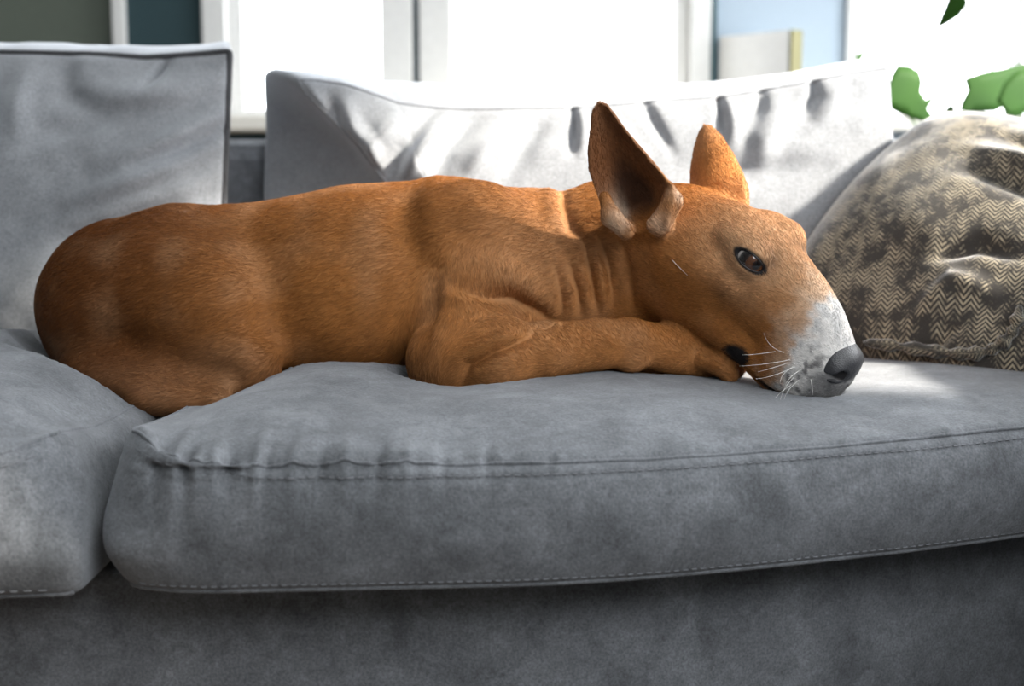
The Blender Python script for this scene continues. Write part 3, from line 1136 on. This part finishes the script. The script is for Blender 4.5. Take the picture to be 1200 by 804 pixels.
def seat_warp(p, x0, x1, htab, bulge, gather, seed):
    a, b_, c = p.T
    half = np.array([(x1 - x0) / 2, .39, (ZS - ZB) / 2])
    r = rounded(p, half, .009)
    ra, rb, rc_ = r.T
    x = (x0 + x1) / 2 + ra * half[0]
    zr = (rc_ + 1) / 2
    mid = 1 - (2 * zr - 1) ** 2
    # plan corners rounded
    yf = front_curve(x)
    cr = .085
    for xe, sg in ((x0, 1), (x1, -1)):
        dx = np.clip(1 - sg * (x - xe) / cr, 0, 1)
        yf = yf + cr * (1 - np.sqrt(1 - dx ** 2 * .96)) * ((.42 if seed == 11 else .10) + .95 * sstep(.25, 1, zr))
    t = (rb + 1) / 2
    y = yf * (1 - t) + YBK * t
    fr = sstep(-.90, -1.0, rb)                       # on the front border
    y = y - .016 * mid * sstep(-.8, -1, rb)
    x = x + np.sign(ra) * np.abs(ra) ** 12 * bulge * ((1 - .55 * zr ** 4 - .85 * (1 - zr) ** 3 if seed == 11 else 1 - zr ** 4))
    z = ZB + zr * (ZS - ZB)
    # crown of the top
    top = sstep(.75, 1.0, rc_)
    dy = y - yf
    prof = (1 - np.exp(-np.maximum(dy, 0) / .075)) * sstep(.55, .10, y)
    edge = np.minimum((x - x0), (x1 - x))
    ex = 1 - np.exp(-np.maximum(edge, 0) / .03)
    hh = np.interp(x, htab[0], htab[1])
    z = z + top * prof * hh * ex + sstep(.2, 1, rc_) * .020 * np.exp(-np.maximum(edge, 0) / .05) * np.exp(-np.maximum(dy, 0) / .12)
    z = z - sstep(-.75, -1, rc_) * .012 * (1 - ra ** 4) * 0
    # slow unevenness of the filling
    w3 = np.stack([x, y, z], 1)
    z = z + top * (vnoise(w3, 9, seed) - .5) * .008
    y = y + fr * ((vnoise(w3, 9, seed + 1) - .5) * .014 + (vnoise(w3, 26, seed + 9) - .5) * .005) * mid
    # gathers along the top front seam
    g = vnoise(np.stack([x * 1.0, x * 0 + .3, x * 0 + seed], 1), 75, seed + 2) - .5
    g2 = vnoise(np.stack([x, dy * .25, x * 0 + seed], 1), 48, seed + 5) - .5
    amp = np.interp(x, gather[0], gather[1])
    for xd, ad in zip(DARTS_X, DARTS_A) if seed == 11 else ():
        g_ = 1.25 * ad * np.exp(-((x - xd - .25 * dy * (xd + .1)) / .0048) ** 2)
        z = z + top * g_ * np.exp(-np.maximum(dy, 0) / .022) * sstep(-.003, .004, dy)
        y = y - fr * g_ * 1.1 * np.exp(-(ZS - z) / .014) * sstep(.000, .004, ZS - z)
    z = z + top * amp * g * np.exp(-np.maximum(dy, 0) / .035) * sstep(-.002, .008, dy)
    z = z + top * amp * .35 * g2 * sstep(.16, .05, dy)
    y = y - fr * amp * .8 * g * np.exp(-(ZS - z) / .022) * sstep(.001, .006, ZS - z)
    # stitched fold just under the seam
    ds = ZS - z
    y = y + fr * (.0024 * np.exp(-((ds - .0035) / .0022) ** 2) + .0014 * np.exp(-((ds - .0125) / .002) ** 2))
    # pressed down by the dog
    lim = under_dog(x, y)
    z = np.where(top > 0, np.minimum(z, np.maximum(lim, z - .085 * top)), z)
    return np.stack([x, y, z], 1)


def seam_stitches(warp, cset, a0, a1, step, dz, off, mat, parent, ra_=.0006):
    aa = np.arange(a0, a1, step)
    parts = []
    q = np.stack([aa, np.full_like(aa, -1.0), np.full_like(aa, cset)], 1)
    w = warp(q)
    q2_ = warp(q + np.array([step * .55, 0, 0]))
    for A, B in zip(w, q2_):
        v, f = tube(np.array([A, (A + B) / 2 + np.array([0, -.0004, 0]), B]) + np.array([0, off, dz]), ra_, 4)
        parts.append((v, f))
    v, f = join_parts(parts)
    return link('stitching', np_mesh('stitching', v, f), mat, parent, 'stuff')


def cushion(name, warp, seg, mat, label, seams, cat='cushion', group=None):
    p, q = cube_grid(*seg)
    v = warp(p)
    o = link(name, np_mesh(name, v, q), mat)
    tag(o, label, cat, group)
    for path, rad, m in seams:
        v, f = tube(warp(path), rad, 8)
        link('piping', np_mesh('piping', v, f), m, o)
    return o


HT_R = ([-.31, -.28, -.25, -.22, -.185, -.14, -.10, -.05, 0, .1, .18, .25, .33, .45, .60],
        [.004, .018, .028, .033, .036, .034, .027, .024, .030, .032, .026, .019, .017, .017, .017])
GA_R = ([-.31, -.29, -.24, -.18, -.1, .0, .2, .6], [.008, .026, .024, .015, .011, .006, .003, .003])
warp_r = lambda p: seat_warp(p, -.303, .60, HT_R, .032, GA_R, 11)
HT_L = ([-1.2, -.8, -.55, -.46, -.42, -.39, -.37], [.04, .055, .055, .052, .045, .032, .015])
GA_L = ([-1.2, -.5, -.37], [.003, .004, .006])
warp_l = lambda p: seat_warp(p, -1.20, -.372, HT_L, .034, GA_L, 23)


def edge(a0, a1, b0, b1, c0, c1, n=160):
    return np.stack([np.linspace(a0, a1, n), np.linspace(b0, b1, n), np.linspace(c0, c1, n)], 1)


sr = cushion('seat_cushion', warp_r, (330, 150, 56), VELVET,
             'wide grey velvet seat cushion under the dog head and forelegs, right of the gap', [
                 (edge(-1, 1, -1, -1, 1, 1, 260), .0016, VELVET), (edge(-1, -1, -1, .2, 1, 1, 80), .0016, VELVET),
                 (edge(-1, 1, -1, -1, -1, -1, 260), .0022, VELVET)], group='sofa seat cushions')
sl_ = cushion('seat_cushion', warp_l, (150, 130, 44), VELVET,
              'grey velvet seat cushion at left under the dog rump', [
                  (edge(-1, 1, -1, -1, 1, 1, 220), .0016, VELVET), (edge(1, 1, -1, .2, 1, 1, 80), .0016, VELVET),
                  (edge(-1, 1, -1, -1, -1, -1, 220), .0022, VELVET)], group='sofa seat cushions')
seam_stitches(warp_r, .80, -.97, .9, .017, 0, -.0006, THREAD, sr)
seam_stitches(warp_r, -.86, -.97, .9, .017, 0, -.0004, THREAD, sr)
seam_stitches(warp_l, .80, -.2, .96, .017, 0, -.0006, THREAD, sl_)
seam_stitches(warp_l, -.86, -.2, .96, .017, 0, -.0004, THREAD, sl_)


# ---- back cushions
def back_warp(p, x0, x1, zf, zb, yb0, yt0, th, bulge, folds, seed, half, rr=.012, left_tuck=None, amp=.008, famp=1.0):
    a, b_, c = p.T
    r = rounded(p, half, rr)
    ra, rb, rc_ = r.T
    x = (x0 + x1) / 2 + ra * (x1 - x0) / 2
    t = (rb + 1) / 2
    zr = (rc_ + 1) / 2
    ztop = np.interp(x, *zf) * (1 - t) + np.interp(x, *zb) * t
    z0 = .455
    z = z0 + zr * (ztop - z0)
    yf = yb0 + (yt0 - yb0) * zr
    y = yf + t * th * (1 - .25 * (1 - zr) * 0)
    body_ = (1 - np.abs(ra) ** 6) * (1 - np.abs(rc_) ** 4)
    fr = sstep(-.7, -1, rb)
    y = y - fr * bulge * (1 - np.abs(ra) ** 4) * (1 - np.abs(rc_) ** 3)
    y = y + sstep(.7, 1, rb) * bulge * .4 * body_
    z = z + sstep(.7, 1, rc_) * .010 * (1 - rb ** 2)
    if left_tuck is not None:
        x = x + np.interp(z, *left_tuck) * sstep(-.30, -1.0, ra) * (1 - t)
        x = x + .026 * sstep(-.9, -1, ra) * (1 - rb ** 2) * sstep(.80, .70, z)
    else:
        x = x - .034 * t * sstep(.8, 1, ra)
    w3 = np.stack([x, z * 1.0, y * 0 + seed], 1)
    d = (vnoise(w3, 14, seed) - .5) * amp + (vnoise(w3, 34, seed + 3) - .5) * amp * .45
    for pts, am, wd in folds:
        d = d + ridge2(x, z, [P(px, py, .40)[[0, 2]] for px, py in pts], am * famp, wd)
    inner = sstep(1.0, .97, np.abs(rc_)) * sstep(1.0, .97, np.abs(ra))
    y = y - fr * d * (.25 + .75 * inner)
    tp = sstep(.8, 1, rc_)
    z = z + tp * (vnoise(np.stack([x, y * .3, x * 0 + seed], 1), 30, seed + 6) - .5) * .006 * (1 - rb ** 2)
    return np.stack([x, y, z], 1)


def ztab(pts, y):
    q = np.array([P(a, b_, y) for a, b_ in pts])
    return (q[:, 0], q[:, 2])


# middle cushion
zfm = ztab([(305, 92), (345, 97), (380, 107), (430, 120), (530, 127), (620, 126), (690, 125), (770, 117), (850, 112), (930, 98), (1000, 84), (1045, 77)], .47)
zbm = ztab([(305, 84), (345, 88), (400, 92), (500, 98), (600, 106), (700, 105), (800, 101), (900, 95), (1000, 79), (1045, 77)], .64)
FOLD_M = [
    ([(348, 100), (370, 140), (400, 185), (425, 225)], .012, .014),
    ([(395, 112), (410, 150), (432, 175), (440, 200)], .010, .012),
    ([(380, 118), (388, 160), (410, 215)], -.008, .012),
    ([(470, 132), (440, 165), (425, 205)], .010, .011),
    ([(505, 135), (470, 175), (452, 215)], -.009, .010),
    ([(525, 138), (490, 180), (470, 215)], .009, .011),
    ([(560, 138), (525, 175), (505, 215)], -.007, .011),
    ([(600, 140), (570, 170), (545, 205)], .007, .013),
    ([(640, 140), (615, 175), (590, 210)], -.006, .012),
    ([(674, 110), (675, 145), (670, 180)], -.009, .0045),
    ([(684, 124), (686, 150), (684, 180)], .006, .008),
    ([(758, 105), (770, 140), (790, 180)], -.006, .007),
    ([(852, 96), (853, 132), (848, 165)], -.010, .0045),
    ([(862, 112), (865, 140), (862, 170)], .006, .009),
    ([(908, 90), (900, 125), (875, 160)], -.007, .008),
    ([(970, 75), (966, 110), (950, 135)], -.009, .006),
    ([(1000, 90), (985, 120), (960, 145)], .006, .012),
    ([(800, 200), (880, 205), (960, 190)], -.006, .016),
    ([(720, 150), (740, 180), (735, 210)], .006, .014),
    ([(930, 120), (900, 160), (890, 200)], .006, .016),
]
TUCK = ([.44, .52, .60, .70, .77, .82], [.27, .27, .235, .155, .085, .048])
warp_m = lambda p: back_warp(p, -.352, .492, zfm, zbm, .355, .475, .165, .040, FOLD_M, 31, (.405, .06, .17), .010, TUCK, .009, 2.0)
cushion('back_cushion', warp_m, (170, 28, 84), VELVET_BACK,
        'crumpled grey velvet back cushion behind the dog, sagging along its top', [
            (edge(-1, 1, -1, -1, 1, 1, 240), .0022, VELVET_BACK), (edge(-1, -1, -1, -1, 1, -1, 90), .0022, VELVET_BACK),
            (edge(-1, 1, 1, 1, 1, 1, 240), .0022, VELVET_BACK)], group='sofa back cushions')
# left cushion
zfl = ztab([(-420, 50), (-100, 58), (0, 60), (100, 62), (170, 66), (230, 62), (275, 58)], .47)
zbl = ztab([(-420, 48), (-100, 54), (0, 56), (100, 58), (170, 61), (230, 58), (275, 56)], .64)
FOLD_L = [
    ([(268, 120), (225, 150), (180, 175), (130, 190)], .010, .016),
    ([(255, 165), (205, 195), (150, 215), (90, 235)], .010, .014),
    ([(262, 140), (215, 172), (160, 195)], -.008, .010),
    ([(262, 200), (215, 222), (170, 240), (110, 262)], .008, .012),
    ([(250, 90), (200, 105), (140, 110), (90, 100)], .008, .018),
    ([(180, 66), (170, 85), (160, 100)], -.009, .006),
    ([(20, 65), (15, 110), (25, 170)], .007, .018),
    ([(60, 70), (70, 110), (110, 130)], -.007, .014),
    ([(200, 230), (140, 262), (60, 290)], -.007, .012),
    ([(150, 130), (90, 150), (40, 160)], -.006, .014),
    ([(80, 300), (40, 340), (0, 370)], .007, .02),
]
warp_bl = lambda p: back_warp(p, -1.05, -.362, zfl, zbl, .350, .475, .165, .045, FOLD_L, 47, (.34, .05, .18), .010, None, .012, 2.1)
cushion('back_cushion', warp_bl, (150, 24, 84), VELVET_BACK,
        'grey velvet back cushion at left above the dog rump, with piped edges coloured as in shadow', [
            (edge(-1, 1, -1, -1, 1, 1, 240), .0042, VELVET_CORD_SHADE), (edge(1, 1, -1, -1, 1, -1, 110), .0046, VELVET_CORD_SHADE)], group='sofa back cushions')

# ------------------------------------------------------------------ sofa frame
sofa = empty('sofa', (0.0, 0.2, 0.0), 'grey velvet sofa frame carrying the seat and back cushions', 'sofa')
xs = np.linspace(-1.22, .62, 60)


def base_sec():
    parts = []
    yf = front_curve(xs) + .095
    prof = [(0.0, .338), (-.006, .335), (-.010, .327), (-.010, .10), (-.006, .085), (0, .08)]
    rings = []
    for dx, z in prof:
        rings.append(np.stack([xs, yf + dx, np.full_like(xs, z)], 1))
    rings.append(np.stack([xs, np.full_like(xs, .85), np.full_like(xs, .08)], 1))
    rings.append(np.stack([xs, np.full_like(xs, .85), np.full_like(xs, .338)], 1))
    v = np.stack(rings, 0)
    m, n = v.shape[:2]
    idx = np.arange(m * n).reshape(m, n)
    f = []
    for i in range(m):
        for j in range(n - 1):
            k = (i + 1) % m
            f.append((idx[i, j], idx[k, j], idx[k, j + 1], idx[i, j + 1]))
    return v.reshape(-1, 3), np.array(f)


v, f = base_sec()
link('base', np_mesh('base', v, f), VELVET, sofa)
link('backrest', box_me('backrest', (-1.22, .655, .341), (.62, .82, .715), .03), VELVET, sofa)
for x0_, x1_ in ((.622, .80), (-1.40, -1.222)):
    link('armrest', box_me('armrest', (x0_, -.46, .08), (x1_, .80, .60), .035), VELVET, sofa)  # front lengthened out of view to shade the base at right
for xx in (-1.3, .70):
    for yy in (-.38, .72):
        link('leg', box_me('leg', (xx - .025, yy - .025, 0), (xx + .025, yy + .025, .081), .004), plain('dark_wood', (.03, .018, .01), .4), sofa)

# ------------------------------------------------------------------ patterned pillow
def pillow():
    n = 90
    u = np.linspace(-1, 1, n + 1)
    U, W = np.meshgrid(u, u, indexing='ij')
    U, W = U.ravel(), W.ravel()
    S = .240
    pts, uvs = [], []
    nrm = np.array([-.33, -.64, .70])
    nrm /= np.linalg.norm(nrm)
    ax_u = np.array([.87, -.50, .0])
    ax_u -= nrm * (ax_u @ nrm)
    ax_u /= np.linalg.norm(ax_u)
    ax_v = np.cross(nrm, ax_u)
    if ax_v[2] < 0:
        ax_v = -ax_v
    ro = math.radians(22)
    ax_u, ax_v = ax_u * math.cos(ro) - ax_v * math.sin(ro), ax_v * math.cos(ro) + ax_u * math.sin(ro)
    ctr_ = P(1168, 294, .265) - nrm * .04
    for sg in (1, -1):
        th = .125 * ((1 - U ** 2) * (1 - W ** 2)) ** .40
        if sg < 0:
            th = th * .55
        pu = S * U * (1 - .07 * (1 - W ** 2) - .21 * U ** 2 * W ** 2)
        pv = .93 * S * W * (1 - .07 * (1 - U ** 2) - .21 * U ** 2 * W ** 2)
        w3 = np.stack([pu, pv, pu * 0 + sg], 1)
        rad = np.sqrt(U ** 2 + W ** 2)
        wr = (vnoise(w3, 16, 61) - .5) * .020 * sstep(1.0, .6, np.maximum(abs(U), abs(W)))
        # folds running in from the right corners
        if sg > 0:
            for pt, am, wd in [([(.12, .00), (.03, .035), (-.05, .035)], -.016, .012), ([(.12, .04), (.02, .070), (-.07, .075)], .016, .014),
                               ([(.12, .08), (.03, .105), (-.06, .11)], -.014, .012), ([(.07, -.05), (.02, -.055), (-.02, -.09)], -.016, .011),
                               ([(.06, -.10), (.02, -.11), (.0, -.16)], .014, .012), ([(.05, -.14), (.03, -.17), (.02, -.2)], -.012, .010)]:
                wr = wr + ridge2(pu, pv, pt, am, wd)
        edge_ = sstep(1.0, .9, np.maximum(abs(U), abs(W)))
        pts.append(ctr_ + pu[:, None] * ax_u + pv[:, None] * ax_v + (sg * (th + wr * edge_))[:, None] * nrm)
        uvs.append(np.stack([pu * math.cos(ro) + pv * math.sin(ro), pv * math.cos(ro) - pu * math.sin(ro)], 1))
    idx = np.arange((n + 1) ** 2).reshape(n + 1, n + 1)
    q = np.stack([idx[:-1, :-1], idx[1:, :-1], idx[1:, 1:], idx[:-1, 1:]], -1).reshape(-1, 4)
    V_ = np.concatenate(pts)
    Q_ = np.concatenate([q, q[:, ::-1] + (n + 1) ** 2])
    UV = np.concatenate(uvs)
    key = np.round(V_ * 2e5).astype(np.int64)
    _, first, inv = np.unique(key, axis=0, return_index=True, return_inverse=True)
    inv = inv.ravel()
    return V_[first], inv[Q_], UV[first], (ctr_, ax_u, ax_v, S)


HERR, nt, b = new_mat('herringbone_weave')
b.inputs['Roughness'].default_value = .9
b.inputs['Specular IOR Level'].default_value = .15
b.inputs['Sheen Weight'].default_value = 1.0
b.inputs['Sheen Roughness'].default_value = .35
at = N(nt, 'ShaderNodeAttribute')
at.attribute_name = 'weave'
sp = N(nt, 'ShaderNodeSeparateXYZ')
nt.links.new(at.outputs['Vector'], sp.inputs[0])


def M(op, a, bb=None):
    n = N(nt, 'ShaderNodeMath', operation=op)
    for i, x in enumerate((a, bb)):
        if x is None:
            continue
        if isinstance(x, (int, float)):
            n.inputs[i].default_value = x
        else:
            nt.links.new(x, n.inputs[i])
    return n.outputs[0]


zz = M('PINGPONG', sp.outputs[0], .0085)
wn = N(nt, 'ShaderNodeTexWhiteNoise', noise_dimensions='1D')
nt.links.new(M('FLOOR', M('DIVIDE', sp.outputs[0], .017)), wn.inputs['W'])
ph = M('ADD', M('ADD', sp.outputs[1], zz), M('MULTIPLY', wn.outputs['Value'], .003))
st = M('FRACT', M('MULTIPLY', ph, 185.0))
line = M('LESS_THAN', st, .46)
nz = N(nt, 'ShaderNodeTexNoise')
nz.inputs['Scale'].default_value = 26
nz.inputs['Detail'].default_value = 6
nz.inputs['Roughness'].default_value = .75
nt.links.new(at.outputs['Vector'], nz.inputs['Vector'])
msk = N(nt, 'ShaderNodeMapRange')
msk.inputs[1].default_value = .45
msk.inputs[2].default_value = .56
nt.links.new(nz.outputs['Fac'], msk.inputs[0])
fac = M('MULTIPLY', line, msk.outputs[0])
mx = N(nt, 'ShaderNodeMix', data_type='RGBA')
mx.inputs[6].default_value = (.050, .046, .042, 1)
mx.inputs[7].default_value = (.40, .345, .25, 1)
nt.links.new(fac, mx.inputs[0])
wv = N(nt, 'ShaderNodeTexNoise')
wv.inputs['Scale'].default_value = 900
nt.links.new(at.outputs['Vector'], wv.inputs['Vector'])
mx2 = N(nt, 'ShaderNodeMix', data_type='RGBA', blend_type='OVERLAY')
mx2.inputs[0].default_value = .5
nt.links.new(mx.outputs[2], mx2.inputs[6])
nt.links.new(wv.outputs['Fac'], mx2.inputs[7])
nt.links.new(mx2.outputs[2], b.inputs['Base Color'])
bp = N(nt, 'ShaderNodeBump')
bp.inputs['Strength'].default_value = .4
bp.inputs['Distance'].default_value = .0012
nt.links.new(M('ADD', fac, wv.outputs['Fac']), bp.inputs['Height'])
nt.links.new(bp.outputs[0], b.inputs['Normal'])

v, q, uv, (pc, pu_, pv_, PS) = pillow()
pme = np_mesh('throw_pillow', v, q)
wa = pme.attributes.new('weave', 'FLOAT_VECTOR', 'POINT')
wa.data.foreach_set('vector', np.concatenate([uv, np.zeros((len(uv), 1))], 1).astype(np.float32).ravel())
pil = link('throw_pillow', pme, HERR)
tag(pil, 'grey and beige herringbone throw pillow leaning at the right end of the sofa', 'pillow')

_z2 = (v - CAM) @ FW
_x2 = 600 + FPX * (v - CAM)[:, 0] / _z2
_y2 = 402 - FPX * ((v - CAM) @ UP) / _z2


def on_pillow(px, py):
    m = np.where((_x2 - px) ** 2 + (_y2 - py) ** 2 < 60)[0]
    return v[m[np.argmin(_z2[m])]]


pts = np.array([on_pillow(*q_) for q_ in ((1005, 397), (1050, 410), (1100, 415), (1140, 416), (1170, 404), (1185, 380), (1192, 350))])
pts[:, 1] -= .003
tt = np.linspace(0, len(pts) - 1, 70)
pth = np.stack([np.interp(tt, np.arange(len(pts)), pts[:, c]) for c in range(3)], 1)
for _ in range(60):
    pth[1:-1] = (pth[:-2] + 2 * pth[1:-1] + pth[2:]) / 4
rr_ = .0065 + .0012 * np.sin(tt * 5) + .0015 * np.sin(tt * 11)
rr_[:6] *= np.linspace(.2, 1, 6)
rr_[-6:] *= np.linspace(1, .3, 6)
v, f = tube(pth, rr_, 12)
sme = np_mesh('seam_roll', v, f)
wa = sme.attributes.new('weave', 'FLOAT_VECTOR', 'POINT')
wa.data.foreach_set('vector', np.stack([np.tile(np.arange(12), 70) * .004, np.repeat(np.linspace(0, .25, 70), 12), np.zeros(840)], 1).astype(np.float32).ravel())
link('seam_roll', sme, HERR, pil)

# ------------------------------------------------------------------ background things
# white canvas block with an olive side edge on the window ledge
cv = empty('canvas_block', (float(wx(885)), YB - .12, float(SILL)), 'white block with an olive side edge standing on the window ledge', 'canvas')
A0 = np.array([P(843, 70, YB - .03)[0], YB - .03])
A1 = np.array([P(925, 35, YB - .20)[0], YB - .20])
zt_ = P(925, 35, YB - .20)[2]
dirn = (A1 - A0) / np.linalg.norm(A1 - A0)
nrm2 = np.array([-dirn[1], dirn[0]])
if nrm2[1] < 0:
    nrm2 = -nrm2
th_ = .035


def slab(a, b2, t0, t1, z0, z1, name, mat, parent):
    c = [a + nrm2 * t0, b2 + nrm2 * t0, b2 + nrm2 * t1, a + nrm2 * t1]
    v = np.array([(*p, z) for z in (z0, z1) for p in c])
    f = np.array([(3, 2, 1, 0), (4, 5, 6, 7), (0, 1, 5, 4), (1, 2, 6, 5), (2, 3, 7, 6), (3, 0, 4, 7)])
    return link(name, np_mesh(name, v, f, False), mat, parent)


slab(A0, A1, 0, th_, SILL, zt_, 'front_panel', WHITE, cv)
slab(A1, A1 + dirn * .008, 0, th_, SILL, zt_, 'side_edge', plain('olive_card', (.09, .09, .04), .7), cv)

# small warm ornament by the left window frame (only its top shows over the cushion)
# ------------------------------------------------------------------ plant
LEAF, nt, b = new_mat('leaf_green')
b.inputs['Roughness'].default_value = .65
b.inputs['Specular IOR Level'].default_value = .15
tc = N(nt, 'ShaderNodeTexCoord')
nz = N(nt, 'ShaderNodeTexNoise')
nz.inputs['Scale'].default_value = 14
nt.links.new(tc.outputs['Object'], nz.inputs['Vector'])
mx = N(nt, 'ShaderNodeMix', data_type='RGBA')
mx.inputs[6].default_value = (.014, .052, .007, 1)
mx.inputs[7].default_value = (.032, .095, .012, 1)
nt.links.new(nz.outputs['Fac'], mx.inputs[0])
nt.links.new(mx.outputs[2], b.inputs['Base Color'])
tl = N(nt, 'ShaderNodeBsdfTranslucent')
nt.links.new(mx.outputs[2], tl.inputs[0])
ms = N(nt, 'ShaderNodeMixShader')
ms.inputs[0].default_value = .15
nt.links.new(b.outputs[0], ms.inputs[1])
nt.links.new(tl.outputs[0], ms.inputs[2])
nt.links.new(ms.outputs[0], nt.nodes['Material Output'].inputs[0])
STEMM = plain('plant_stem', (.07, .14, .04), .5)

YP = 1.15
pot_x, pot_y = .98, 1.18
plant = empty('potted_plant', (pot_x, pot_y, 0), 'green split-leaf potted plant standing behind the right end of the sofa', 'plant')
th = np.linspace(0, 2 * math.pi, 32, endpoint=False)
prof = [(0, .012), (.115, .012), (.12, .02), (.150, .34), (.155, .36), (.145, .36), (.138, .33), (0, .33)]
pv2 = np.array([(pot_x + r * math.cos(t), pot_y + r * math.sin(t), z) for r, z in prof for t in th])
pf = [(i * 32 + k, i * 32 + (k + 1) % 32, (i + 1) * 32 + (k + 1) % 32, (i + 1) * 32 + k) for i in range(len(prof) - 1) for k in range(32)]
pv2[:, 2] -= .012
link('pot', np_mesh('pot', pv2, pf), plain('pot_glaze', (.35, .33, .31), .4), plant)


def leaf(poly, y0, y1, curl=.008):
    """poly: outline in photograph pixels (seen face-on), placed at real depth y0..y1 and curled"""
    import bmesh
    bm = bmesh.new()
    xs_ = [p[0] for p in poly]
    vs = [bm.verts.new(P(a, b_, y0 + (y1 - y0) * (a - min(xs_)) / (max(xs_) - min(xs_) + 1e-6))) for a, b_ in poly]
    bm.faces.new(vs)
    bmesh.ops.triangulate(bm, faces=bm.faces[:])
    bmesh.ops.subdivide_edges(bm, edges=bm.edges[:], cuts=3, use_grid_fill=True)
    cx = sum((v_.co for v_ in bm.verts), Vector()) / len(bm.verts)
    for v_ in bm.verts:
        d = (v_.co - cx)
        v_.co.y += curl * ((d.x ** 2 + d.z ** 2) / .006) - curl * .5
    me = bpy.data.meshes.new('leaf')
    bm.to_mesh(me)
    bm.free()
    for p_ in me.polygons:
        p_.use_smooth = True
    o = link('leaf', me, LEAF, plant)
    md = o.modifiers.new('thick', 'SOLIDIFY')
    md.thickness = .0012
    return o


def stem(a, m_, c2, r=.004):
    t = np.linspace(0, 1, 14)[:, None]
    a, m_, c2 = map(np.asarray, (a, m_, c2))
    p_ = (1 - t) ** 2 * a + 2 * t * (1 - t) * m_ + t * t * c2
    v_, f_ = tube(p_, np.linspace(r, r * .6, 14), 6)
    link('stem', np_mesh('stem', v_, f_), STEMM, plant)


leaf([(1052, 76), (1066, 77), (1077, 84), (1080, 96), (1078, 108), (1084, 117), (1093, 112), (1098, 106), (1102, 110), (1092, 118), (1086, 128), (1092, 135),
      (1104, 131), (1113, 122), (1118, 124), (1120, 130), (1108, 138), (1094, 141), (1080, 143), (1062, 137), (1046, 130), (1040, 118), (1041, 100), (1046, 86)], 1.10, 1.16)
leaf([(1130, 92), (1150, 85), (1175, 80), (1197, 75), (1225, 72), (1228, 90), (1205, 96), (1190, 108), (1180, 122), (1165, 131), (1140, 132), (1125, 130), (1128, 118), (1134, 106)], 1.12, 1.2)
leaf([(1114, -12), (1128, -8), (1133, 4), (1124, 18), (1108, 29), (1096, 35), (1100, 22), (1106, 8)], 1.2, 1.16, .02)
leaf([(1000, 68), (1010, 60), (1013, 52), (1012, 66), (1008, 72)], 1.25, 1.28, .0)
leaf([(1038, 165), (1046, 172), (1047, 186), (1041, 188), (1037, 178)], 1.05, 1.08, .0)
leaf([(1168, 118), (1176, 98), (1190, 84), (1212, 78), (1226, 100), (1210, 128), (1185, 140)], 1.02, 1.06, .008)
top = (pot_x, pot_y, .33)
for tx, ty, yy in ((1084, 140, 1.14), (1150, 130, 1.15), (1128, 0, 1.18), (1006, 70, 1.265), (1042, 186, 1.06), (1195, 132, 1.04)):
    e_ = P(tx, ty, yy)
    stem((top[0] + random.uniform(-.04, .04), top[1] + random.uniform(-.04, .04), .32), ((top[0] + e_[0]) / 2 + .05, (top[1] + e_[1]) / 2, (e_[2] + .33) / 2 + .05), e_)
